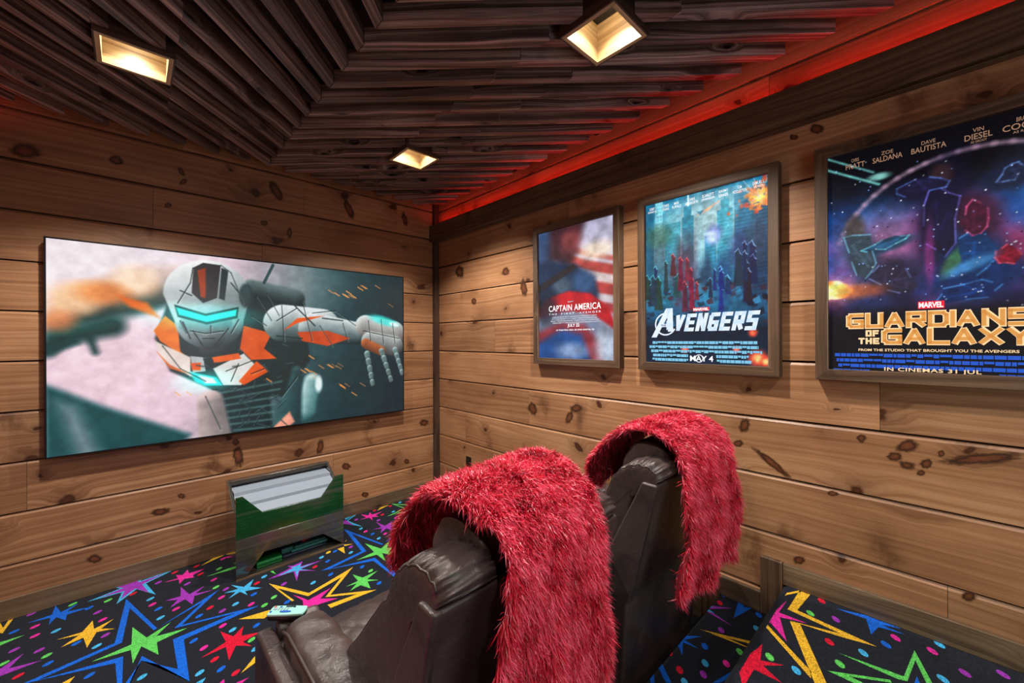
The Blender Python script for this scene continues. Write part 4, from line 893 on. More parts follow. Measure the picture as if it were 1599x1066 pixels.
names = [('ROBERT', 'DOWNEY JR.'), ('CHRIS', 'EVANS'), ('MARK', 'RUFFALO'), ('CHRIS', 'HEMSWORTH'), ('SCARLETT', 'JOHANSSON'), ('JEREMY', 'RENNER'), ('TOM', 'HIDDLESTON'), ('SAMUEL L.', 'JACKSON')]
k6 = lambda x, y: S(1000 + x * .13759, 230 + y * .1375)
for (n1, n2), (xl, xr) in zip(names, ((85, 180), (250, 322), (360, 460), (505, 650), (690, 840), (885, 995), (1045, 1205), (1270, 1410))):
    z = bx[3] - .020; l, r = k6(xl, 0)[0], k6(xr, 0)[0]; w = r - l; f = len(n1) / max(len(n1), len(n2)); g = len(n2) / max(len(n1), len(n2)); m = (l + r) / 2
    mb = MB(); text_mb(mb, n1, (m - w * f / 2, z - .015), (m + w * f / 2, z), 0, .012, P=P1_); text_mb(mb, n2, (m - w * g / 2, z - .034), (m + w * g / 2, z - .019), 0, .012, P=P1_); mb.build('name_lettering', M['l_white'], t)

# right poster: deep blue nebula, planet limb, explosion
t, bx = poster('framed_poster', 'framed poster farthest from the corner, blue nebula with gold block lettering', SZ[2][0], SZ[2][0] + PW * 1.0, ZP0, ZP1)
I = Img(320, 440, (bx[1] - bx[0]) / (bx[3] - bx[2])); u = uvf(bx); c6 = lambda x, y: u(1240 + x * .44103, 150 + y * .4409); U6 = lambda *l: [c6(*p) for p in l]
I.grad([(0, (4, 6, 14)), (.18, (10, 24, 52)), (.3, (18, 62, 128)), (.5, (40, 70, 150)), (.66, (48, 40, 96)), (.76, (8, 10, 22)), (1, (4, 8, 18))], 90)
nz = I.noise(5, 7, 11, 6); n2 = I.noise(4, 6, 23, 6)
m_ = np.clip((nz - .42) * 3.2, 0, 1) * np.clip(1 - np.abs(I.Y - .42) * 2.3, 0, 1); I.blend(m_, (46, 130, 214), .75)
m_ = np.clip((n2 - .45) * 3.4, 0, 1) * np.clip(1 - np.abs(I.Y - .5) * 3, 0, 1); I.blend(m_, (196, 70, 150), .65)
I.ell(*c6(470, 170), .55, .22, (4, 6, 12), 1.0, .9); I.ell(*c6(330, 520), .22, .12, (220, 120, 150), 1.5, .6); I.ell(*c6(560, 480), .16, .12, (216, 70, 150), 1.4, .7); I.ell(*c6(740, 560), .14, .1, (200, 40, 70), 1.3, .7)
for k in range(26):
    a, b2 = R(196 + k * 6.2), R(196 + (k + 1) * 6.2); cx0, cy0 = c6(640, 560); I.cap(cx0 + .62 * cos(a), cy0 + .42 * sin(a), .006, cx0 + .62 * cos(b2), cy0 + .42 * sin(b2), .006, (224, 176, 206), None, .02, .7)
for p, w in (((110, 222, 280, 270), .003), ((112, 262, 300, 312), .004)): I.line(*c6(*p[:2]), *c6(*p[2:]), w, (130, 230, 220), .01, .9)
I.ell(*c6(300, 285), .05, .015, (150, 230, 220), 1.2, .8)
# dark drifting rocks and smoke in place of figures
for (x, y, rx, ry, c, al, ro) in ((520, 420, .10, .24, (16, 16, 44), .95, .1), (460, 330, .14, .05, (22, 22, 52), .9, .25), (520, 280, .05, .05, (62, 40, 40), .7, 0), (240, 560, .09, .13, (38, 64, 92), .85, -.3), (215, 470, .05, .06, (84, 70, 62), .8, 0), (360, 640, .12, .09, (36, 34, 60), .9, .2), (640, 560, .13, .16, (12, 48, 92), .9, -.4), (650, 420, .09, .10, (60, 22, 44), .85, 0), (640, 640, .22, .06, (14, 44, 96), .9, -.15), (560, 590, .03, .06, (96, 170, 70), .5, .4), (770, 280, .10, .05, (20, 30, 56), .9, -.5), (330, 530, .13, .025, (28, 62, 92), .9, -.3)): I.ell(*c6(x, y), rx, ry, c, .9, al, ro)
def rock(x, y, w, h, col, rim, sd, rot=0):
    q = random.Random(sd); n = 11; pts = []
    for k in range(n):
        a = 2 * pi * k / n; r_ = q.uniform(.65, 1.1); px_, py_ = w * r_ * cos(a), h * r_ * sin(a); pts.append((x + px_ * cos(rot) - py_ * sin(rot), y + px_ * sin(rot) + py_ * cos(rot)))
    P_ = U6(*pts); I.poly(P_, col, .008, .95); m_ = P_[0]
    for k in range(n):
        if q.random() < .62: I.line(*P_[k], *P_[(k + 1) % n], .0026, rim, .006, q.uniform(.4, .95))
    for k in range(5):
        a, b2 = q.choice(pts), q.choice(pts); I.line(*c6(x + (a[0] - x) * .7, y + (a[1] - y) * .7), *c6(x + (b2[0] - x) * .5, y + (b2[1] - y) * .5), .003, tuple(v * 1.7 for v in col), .01, .5)
for args in ((520, 430, 70, 150, (20, 18, 48), (120, 110, 220), 1, .1), (450, 320, 95, 32, (26, 26, 58), (90, 130, 220), 2, -.2), (235, 560, 58, 95, (52, 70, 84), (120, 190, 220), 3, -.3), (650, 560, 80, 90, (14, 54, 104), (90, 180, 255), 4, .4), (640, 430, 52, 60, (66, 20, 44), (240, 90, 150), 5, 0), (350, 650, 90, 52, (42, 38, 62), (130, 150, 220), 6, .2), (620, 690, 150, 40, (14, 40, 90), (80, 160, 240), 7, -.2), (770, 270, 60, 28, (20, 30, 54), (90, 120, 180), 8, -.7), (330, 520, 95, 18, (28, 66, 96), (120, 220, 240), 9, -.35), (760, 560, 50, 40, (110, 16, 36), (240, 80, 100), 10, 0)): rock(*args)
for k in range(40): a = k * 2.4; rr = .01 + .07 * ((k * 17) % 40) / 40; I.ell(c6(140, 690)[0] + rr * cos(a), c6(140, 690)[1] + rr * .5 * sin(a), .03, .012, [(255, 190, 90), (240, 110, 40), (255, 236, 190)][k % 3], 1.2, .7)
I.ell(*c6(230, 690), .12, .03, (200, 90, 40), 1.3, .7); I.ell(*c6(150, 690), .10, .05, (255, 170, 80), 1.8, .5, add=True)
I.ell(*c6(620, 600), .10, .02, (80, 160, 230), 1.3, .8, -.5); I.ell(*c6(480, 560), .02, .12, (176, 60, 150), 1.3, .6)
q = random.Random(9)
for k in range(150): x, y = q.uniform(112, 812), q.uniform(230, 740); I.ell(*c6(x, y), .004, .003, q.choice(((230, 236, 255), (12, 12, 24), (150, 190, 255))), 1, q.uniform(.4, 1))
I.poly(U6((105, 800), (330, 760), (830, 740), (830, 1010), (105, 1010)), (5, 9, 20), .08, .92)
I.a = np.clip(I.a * (.72 + .56 * I.noise(26, 36, 5, 4)[..., None]), 0, 1)
I.mesh('print', (PD, -bx[0], bx[3]), (PD, -bx[1], bx[3]), (PD, -bx[0], bx[2]), M['print'], t)
k8 = lambda x, y: S(1280 + x * .1995, 460 + y * .19947)
def two(l, r): return None
z1a, z1b = k8(215, 262)[1], k8(215, 155)[1]; z2a, z2b = k8(490, 385)[1], k8(490, 270)[1]
sr = S(1613, 500)[0]
mb = MB(); mbo = MB()
for body, l, r, za, zb2 in (('GUARDIANS', k8(215, 0)[0], sr, z1a, z1b), ('GALAXY', k8(490, 0)[0], sr, z2a, z2b)):
    block_mb(mbo, body, (l - .004, za - .004), (r + .004, zb2 + .004), P2_, .27, 0, .06); block_mb(mb, body, (l, za), (r, zb2), P3_, .20, 0, .10)
mbo.build('title_outline', M['l_pale'], t); mb.build('title_lettering', M['l_gold'], t)
mb = MB(); block_mb(mb, 'OF', (k8(358, 0)[0], k8(358, 327)[1]), (k8(462, 0)[0], k8(358, 278)[1]), P2_, .26, 0, .14); mb.build('small_lettering', M['l_pale'], t); mb = MB(); block_mb(mb, 'THE', (k8(302, 0)[0], k8(302, 386)[1]), (k8(466, 0)[0], k8(302, 338)[1]), P2_, .26, 0, .14); mb.build('small_lettering', M['l_pale'], t)
mb = MB(); text_mb(mb, 'FROM THE STUDIO THAT BROUGHT YOU THE AVENGERS', (k8(302, 0)[0], k8(302, 440)[1]), (k8(1562, 0)[0], k8(302, 421)[1]), 0, .02, P=P2_); mb.build('tagline_lettering', M['l_pale'], t)
mb = MB(); text_mb(mb, 'IN CINEMAS 31 JUL', (k8(503, 0)[0], k8(503, 602)[1]), (k8(1265, 0)[0], k8(503, 566)[1]), 0, .02, P=P2_, spacing=1.1); mb.build('date_lettering', M['l_pale'], t)
a, e = k8(768, 112), k8(976, 60); redbox(t, (a[0], a[1]), (e[0], a[1] + (e[0] - a[0]) * .40))
mb = MB(); zr = k8(100, 456)[1]; bars(mb, k8(100, 0)[0], sr, zr, 3, .0215, P1_, 16, .04); mb.build('credit_block', M['l_blue'], t); mb = MB(); bars(mb, k8(100, 0)[0], k8(400, 0)[0], zr - .0645, 1, .0215, P1_, 17, .05); mb.build('credit_block', M['l_blue'], t); mb = MB(); bars(mb, k8(1400, 0)[0], sr, zr - .0645, 2, .0215, P1_, 18, .05); mb.build('credit_block', M['l_blue'], t)
z = bx[3] - .030
cL = lambda x: S(1199 + x * .2505, 180)[0]
for n1, n2, xl, xr in (('CHRIS', 'PRATT', 485, 603), ('ZOE', 'SALDANA', 652, 838), ('DAVE', 'BAUTISTA', 893, 1112), ('VIN', 'DIESEL', 1225, 1400)):
    l, r = cL(xl), cL(xr); m = (l + r) / 2; w = (r - l) * .4
    mb = MB(); text_mb(mb, n2, (l, z - .040), (r, z - .019), 0, .01, P=P1_); text_mb(mb, n1, (m - w / 2, z - .014), (m + w / 2, z), 0, .005, P=P1_)
    if n2 == 'DIESEL': text_mb(mb, 'AS GROOT', (cL(1262), z - .052), (cL(1365), z - .044), 0, .01, P=P1_)
    mb.build('name_lettering', M['l_dim'], t)
l, r = cL(1462), S(1645, 180)[0]; mb = MB(); text_mb(mb, 'COOPER', (l, z - .040), (r, z - .019), 0, .01, P=P1_); text_mb(mb, 'BRADLEY', (l + .03, z - .014), (r - .03, z), 0, .005, P=P1_)
text_mb(mb, 'AS ROCKET', ((l + r) / 2 - .03, z - .052), ((l + r) / 2 + .03, z - .044), 0, .01, P=P1_)
mb.build('name_lettering', M['l_dim'], t)

# ------------------------------------------------------------------ outlet plate
a, e = at(728.5, 711.5, x=0), at(736, 733, x=0)
ol = thing('outlet', 'small black outlet plate low on the poster wall near the room corner', 'outlet', (0, (a.y + e.y) / 2, e.z - .012))
mb = MB(); mb.box((-.007, e.y, e.z - .012), (-.0005, a.y, a.z)); mb.build('cover_plate', M['black'], ol, bevel=.002)
for dz in (.035, .085):
    mb = MB(); mb.box((-.009, (a.y + e.y) / 2 - .016, e.z - .012 + dz - .014), (-.0068, (a.y + e.y) / 2 + .016, e.z - .012 + dz + .014)); mb.build('socket', M['blackmatte'], ol, bevel=.002)

# ------------------------------------------------------------------ two stacked storage bins under the screen
BX0, BX1, BF, BR_ = at(368, 907, z=0).x, at(537.5, 851, z=0).x, (at(368, 907, z=0).y + at(537.5, 851, z=0).y) / 2, -.10
print('BIN', BX0, BX1, BF)
ZM = .252; TH = .018
k7b = lambda x, y: (lambda p: (min(max(p.x, BX0), BX1), p.z))(at(320 + x * .22517, 690 + y * .22514, y=BF))
lo = thing('storage_bin', 'lower grey bin on the carpet with a wide opening at its foot', 'storage bin', ((BX0 + BX1) / 2, (BF + BR_) / 2, 0), 'stacked bins under the screen')
o1, o2, o3, o4 = k7b(292, 925), k7b(412, 760), k7b(820, 637), k7b(958, 715)
mb = MB(); mb.prism([(BX0, .006), (o1[0], .012), (o2[0], o2[1]), (o3[0], o3[1]), (o4[0], .012), (BX1, .006), (BX1, ZM - .002), (BX0, ZM - .002)], BF, BF + TH, 'y', 'x'); mb.build('front_panel', M['binwood'], lo, bevel=.002)
for x in (BX0, BX1 - TH):
    mb = MB(); mb.box((x, BF + TH, 0), (x + TH, BR_, ZM - .002), 'y'); mb.build('side_panel', M['binwood'], lo, bevel=.002)
mb = MB(); mb.box((BX0 + TH, BR_ - TH, 0), (BX1 - TH, BR_, ZM - .002), 'x'); mb.build('back_panel', M['binwood'], lo)
mb = MB(); mb.box((BX0 + TH, BF + TH, 0), (BX1 - TH, BR_ - TH, .010), 'x'); mb.build('floor_panel', M['binwood'], lo)
mb = MB(); mb.box((BX0, BF - .004, 0), (BX1, BF + .006, .009), 'x'); mb.build('bottom_strip', M['trim'], lo)
upb = thing('storage_bin', 'upper grey bin with a V-notched front holding white folded card', 'storage bin', ((BX0 + BX1) / 2, (BF + BR_) / 2, ZM), 'stacked bins under the screen')
k4b = lambda x, y: (lambda p: (min(max(p.x, BX0), BX1), p.z))(at(340 + x * .13133, 710 + y * .13133, y=BF))
n0, n1, n2, n3, n4, n5 = k4b(195, 512), k4b(300, 512), k4b(535, 680), k4b(1235, 505), k4b(1410, 255), k4b(1505, 240)
zf = (n0[1] + n5[1]) / 2
mb = MB(); mb.prism([(BX0, ZM), (BX1, ZM), (BX1, zf), (n4[0], zf), (n3[0], n3[1]), (n2[0], n2[1]), (n1[0], zf), (BX0, zf)], BF, BF + TH, 'y', 'x'); mb.build('front_panel', M['bingreen_reflect'], upb, bevel=.002)
zr_ = at(349, 748, x=BX0).z; zr_ = .535
sd = at(361, 797, x=BX0); 
for x in (BX0, BX1 - TH):
    mb = MB(); mb.prism([(BF + TH, ZM), (BR_, ZM), (BR_, zr_), (BR_ - .05, zr_), (BF + .10, zf - .10), (BF + TH, zf - .10)], x, x + TH, 'x', 'y'); mb.build('side_panel', M['binwood'], upb, bevel=.002)
mb = MB(); mb.box((BX0 + TH, BR_ - TH, ZM), (BX1 - TH, BR_, zr_), 'x'); mb.build('back_panel', M['binwood'], upb)
mb = MB(); mb.box((BX0 + TH, BR_ - .055, zr_ - .018), (BX1 - TH, BR_ - TH, zr_), 'x'); mb.build('top_rail', M['binwood'], upb, bevel=.002)
mb = MB(); mb.box((BX0 + TH, BF + TH, ZM), (BX1 - TH, BR_ - TH, ZM + .012), 'x'); mb.build('floor_panel', M['binwood'], upb)
# card lying folded in the upper bin
mb = MB(); prof = [(BF + .022, n2[1] - .025), (BF + .11, n2[1] + .022), (BF + .112, n2[1] + .040), (BF + .20, n2[1] + .072), (BF + .203, n2[1] + .092), (BR_ - .03, n2[1] + .10)]
for (a, e) in zip(prof, prof[1:]):
    n_ = Vector((-(e[1] - a[1]), e[0] - a[0])).normalized() * .003
    mb.prism([a, e, (e[0] + n_.x, e[1] + n_.y), (a[0] + n_.x, a[1] + n_.y)], BX0 + TH + .004, BX1 - TH - .004, 'x')
mb.box((BX0 + TH + .004, BF + .022, ZM + .0125), (BX1 - TH - .004, BF + .03, n2[1] - .028))
tag(mb.build('folded_card', M['white']), 'white folded card lying in the upper notched bin', 'card')
M['green'] = plain('green_plastic', rgb(24, 130, 62), .35, var=.1); M['teal'] = plain('teal_plastic', rgb(64, 148, 138), .4, var=.1); M['redp'] = plain('red_plastic', rgb(190, 44, 24), .35); M['navy'] = plain('navy_plastic', rgb(24, 36, 60), .4)
kb = lambda x, y, yy: at(370 + x / 8.883, 810 + y / 8.883, y=yy)
def slab(name, p0, p1, yy, dep, h, mat, label, cat, z=.0104, edge=None):
    """flat item lying in the lower bin; p0,p1 = crop pixels of its front lower edge"""
    a, e = kb(*p0, yy), kb(*p1, yy); mb = MB(); mb.box((a.x, yy, z), (e.x, yy + dep, z + h), 'x')
    if edge:
        t = thing(name, label, cat, ((a.x + e.x) / 2, yy + dep / 2, z)); mb.build('body', mat, t, bevel=.004)
        mb = MB(); mb.box((a.x + .006, yy - .002, z + h * .45), (e.x - .006, yy + dep + .002, z + h * .55)); mb.build('seam', edge, t); return t
    return tag(mb.build(name, mat, bevel=.004), label, cat)
slab('plastic_case', (275, 650), (630, 480), BF + .05, .16, .034, M['green'], 'flat green plastic case in the left of the lower bin', 'case', edge=M['black'])
slab('plastic_tray', (640, 520), (1250, 400), BF + .055, .20, .022, M['navy'], 'dark blue tray under the teal packs in the lower bin', 'tray', edge=M['black'])
slab('flat_pack', (760, 440), (1260, 340), BF + .07, .16, .016, M['teal'], 'lower of the two teal packs lying on the dark tray', 'pack', z=.0326)
slab('flat_pack', (800, 420), (1230, 330), BF + .08, .14, .014, M['teal'], 'upper of the two teal packs lying on the dark tray', 'pack', z=.0488)
slab('small_box', (620, 400), (780, 400), BF + .09, .08, .035, M['teal'], 'small teal box in the middle of the lower bin', 'box', z=.0326)
a = kb(900, 390, BF + .1); mb = MB(); mb.tube([(a.x - .005, BF + .10, .074), (a.x + .06, BF + .13, .078), (a.x + .11, BF + .17, .082)], [.011, .0105, .009], 10)
rt = thing('toy_handle', 'red plastic rod lying on the teal packs in the lower bin', 'toy', (a.x + .05, BF + .13, .064)); mb.build('grip', M['redp'], rt, smooth=True)
mb = MB(); mb.tube([(a.x - .02, BF + .09, .073), (a.x - .005, BF + .10, .074)], .0125, 10); mb.build('end_cap', M['navy'], rt, smooth=True)

# ------------------------------------------------------------------ recliners
def catmull(pts, n):
    P = [Vector(p) for p in pts]; m = len(P); out = []
    for i in range(n):
        t = i / n * m; k = int(t); f = t - k; a, b2, c, d = P[(k - 1) % m], P[k % m], P[(k + 1) % m], P[(k + 2) % m]
        out.append(.5 * ((2 * b2) + (c - a) * f + (2 * a - 5 * b2 + 4 * c - d) * f * f + (3 * b2 - a - 3 * c + d) * f ** 3))
    return out
def pillow(mb, prof, h0, h1, axis, n=40, st=18, k0=.80, ex=2.6, fn=None, smoothprof=True):
    """puffed cushion: closed profile lofted along an axis, its ends rounded in"""
    P = catmull(prof, n) if smoothprof else [Vector(p) for p in prof]
    c = sum(P, Vector((0, 0))) / len(P); rings = []
    for j in range(st + 1):
        t = -cos(pi * j / st); s = k0 + (1 - k0) * max(0, 1 - abs(t) ** ex) ** (1 / ex); h = (h0 + h1) / 2 + t * (h1 - h0) / 2; rg = []
        for i, p in enumerate(P):
            d = (p - c); q = c + d * s
            if fn: q = q + d.normalized() * fn(t, i / len(P), q, h)
            rg.append((h, q.x, q.y) if axis == 'x' else (q.x, h, q.y))
        rings.append(rg)
    if axis == 'y': rings = rings[::-1]
    area = sum(P[i].x * P[(i + 1) % len(P)].y - P[(i + 1) % len(P)].x * P[i].y for i in range(len(P)))
    if area > 0: pass
    else: rings = [r[::-1] for r in rings]
    mb.loft([[*r] for r in rings]); return rings
def recliner(cx, label, dy=0):
    t = thing('recliner', label, 'recliner chair', (cx, -2.25, 0), 'leather recliners facing the screen'); L = M['leather']
    # body and skirt
    mb = MB(); mb.box((cx - .27, -2.55, .05), (cx + .27, -1.99, .42)); mb.build('base', L, t, bevel=.02, seg=3)
    mb = MB(); mb.prism([(-2.595, .06), (-2.50, .06), (-2.50, .50), (-2.625, .515)], cx - .315, cx + .315, 'x'); mb.build('rear_skirt', L, t, bevel=.012, seg=3)
    for sx in (-1, 1):
        for yy in (-2.5, -2.03):
            mb = MB(); mb.tube([(cx + sx * .22, yy, 0), (cx + sx * .22, yy, .052)], [.02, .024], 12); mb.build('foot', M['black'], t, smooth=True)
    # seat cushion with a stitched diamond quilt
    def quilt(tt, s, q, h):
        if q.y < .47: return 0
        a, b2 = (h - cx) * 17 + q.x * 17, (h - cx) * 17 - q.x * 17
        return -.010 * (max(0, 1 - abs(math.sin(a)) * 3.2) + max(0, 1 - abs(math.sin(b2)) * 3.2)) * .7
    mb = MB(); pillow(mb, [(-2.40, .40), (-2.15, .395), (-1.96, .40), (-1.895, .43), (-1.89, .48), (-1.93, .515), (-2.05, .53), (-2.2, .525), (-2.38, .515), (-2.42, .46)], cx - .262, cx + .262, 'x', 110, 60, .82, 3, quilt); seat = mb.build('seat_cushion', L, t, smooth=True)
    mb = MB(); pillow(mb, [(-1.985, .10), (-1.93, .10), (-1.905, .14), (-1.90, .25), (-1.905, .36), (-1.93, .392), (-1.985, .392)], cx - .258, cx + .258, 'x', 30, 14, .9, 4); mb.build('footrest', L, t, smooth=True)
    # arms
    for sx in (-1, 1):
        xa, xb, xc = cx + sx * .266, cx + sx * .400, cx + sx * .448
        mb = MB(); mb.prism([(-2.54, .06), (-1.955, .06), (-1.94, .30), (-1.945, .555), (-2.50, .565), (-2.56, .50)], min(xa, xb), max(xa, xb), 'x'); arm = mb.build('armrest', L, t, bevel=.014, seg=3)
        mb = MB(); mb.prism([(-2.55, .05), (-1.945, .05), (-1.925, .30), (-1.93, .57), (-1.95, .588), (-2.50, .60), (-2.57, .50)], min(xb, xc) + .0005, max(xb, xc), 'x'); mb.build('arm_panel', L, arm, bevel=.012, seg=3)
        w = abs(xb - xa)
        def puff(tt, s, q, h): return .003 * math.sin(h * 60 + q.x * 30) * (1 if q.y > .58 else 0)
        pr = [(min(xa, xb) + w * a, z) for a, z in ((.02, .545), (.5, .54), (.98, .545), (1.03, .585), (.96, .628), (.75, .645), (.5, .650), (.25, .645), (.04, .628), (-.03, .585))]
        mb = MB(); pillow(mb, pr, -2.56, -2.045, 'y', 36, 26, .72, 3.2, puff); mb.build('arm_pad', L, arm, smooth=True)
        mb = MB(); mb.tube([(xb - sx * .004, y, .632 if -2.5 < y < -2.07 else .615) for y in (-2.545, -2.5, -2.4, -2.3, -2.2, -2.1, -2.05)], .0045, 8); mb.build('piping', M['piping'], arm, smooth=True)
        mb = MB(); pillow(mb, [(-1.99, .545), (-1.95, .54), (-1.932, .57), (-1.95, .598), (-1.975, .60), (-1.992, .58)], min(xa, xb) + .004, max(xa, xb) - .004, 'x', 20, 10, .7, 3); mb.build('arm_front_roll', L, arm, smooth=True)
    # back: shell with side wings, side bolsters with a rolled head, centre cushion, head pillow
    mb = MB(); mb.prism([(-2.687, .968), (-2.742, .966), (-2.630, .50), (-2.575, .50)], cx - .315, cx + .315, 'x'); shell = mb.build('back_shell', L, t, bevel=.010, seg=3)
    for sx in (-1, 1):
        mb = MB(); x0, x1 = cx + sx * .288, cx + sx * .3155
        mb.prism([(-2.685, .9675), (-2.742, .966), (-2.630, .50), (-2.46, .50), (-2.515, .62)], min(x0, x1), max(x0, x1), 'x'); mb.build('side_wing', L, shell, bevel=.008, seg=3)
        mb = MB(); mb.tube([(cx + sx * .306, -2.733, .962), (cx + sx * .306, -2.705, .83), (cx + sx * .306, -2.67, .69), (cx + sx * .306, -2.632, .53)], .0028, 6); mb.build('seam', M['piping'], shell, smooth=True)
    prof = [(-2.53, .49), (-2.30, .49), (-2.235, .54), (-2.275, .63), (-2.36, .72), (-2.44, .81), (-2.505, .885), (-2.538, .922), (-2.562, .965), (-2.60, 1.005), (-2.645, 1.032), (-2.69, 1.04), (-2.735, 1.03), (-2.755, 1.0), (-2.742, .975), (-2.685, .972), (-2.655, .93), (-2.625, .80), (-2.585, .62)]
    for sx in (-1, 1):
        x0, x1 = sorted((cx + sx * .150, cx + sx * .305))
        def gather(tt, s, q, h, sx=sx):
            # pleats gathered along the seam of the rolled head
            e = math.exp(-((q.y - .985) / .075) ** 2); w = abs(tt) ** 1.5 * (1 - abs(tt) ** 10)
            roll = -.010 * math.exp(-((q.y - .905) / .02) ** 2) * (1 if q.x > -2.6 else 0)
            return roll + .0015 * math.sin(q.y * 45 + h * 40) + e * w * .0065 * math.sin(s * 250 + 1.5 * math.sin(s * 97)) + e * .004 * math.sin(s * 130 + h * 25)
        mb = MB(); rings = pillow(mb, prof, x0, x1, 'x', 420, 30, .80, 3.4, gather); bl_ = mb.build('side_bolster', L, t, smooth=True)
        rg = rings[3] if sx < 0 else rings[-4]; m = len(rg); fr = [Vector(p) for p in rg[int(m * 1.3 / 19):int(m * 12.6 / 19)]]
        if len(fr) > 4: mb = MB(); mb.tube(fr[::5] + [fr[-1]], .0028, 6); mb.build('seam', M['piping'], bl_, smooth=True)
    mb = MB(); pillow(mb, [(-2.55, .50), (-2.28, .495), (-2.21, .54), (-2.245, .63), (-2.335, .73), (-2.42, .82), (-2.49, .885), (-2.56, .90), (-2.62, .88), (-2.60, .7)], cx - .162, cx + .162, 'x', 60, 26, .82, 2.6, lambda tt, s, q, h: .002 * math.sin(h * 50)); mb.build('lumbar_cushion', L, t, smooth=True)
    def hp(tt, s, q, h): return .005 * math.sin(h * 120 + 1.5 * math.sin(q.y * 60)) * (abs(tt) ** 2)
    mb = MB(); pillow(mb, [(-2.53, .905), (-2.512, .94), (-2.522, 1.0), (-2.555, 1.05), (-2.60, 1.08), (-2.655, 1.088), (-2.705, 1.072), (-2.732, 1.03), (-2.725, .985), (-2.66, .96), (-2.60, .91)], cx - .185, cx + .185, 'x', 70, 34, .74, 2.4, hp); mb.build('head_pillow', L, t, smooth=True)
    t.location.y += dy
    return t
CX1, CX2 = -1.482, -.557
recliner(CX1, 'dark brown leather recliner nearest the camera, a remote on its arm', -.03)
recliner(CX2, 'dark leather recliner beside the poster wall, behind the other recliner')

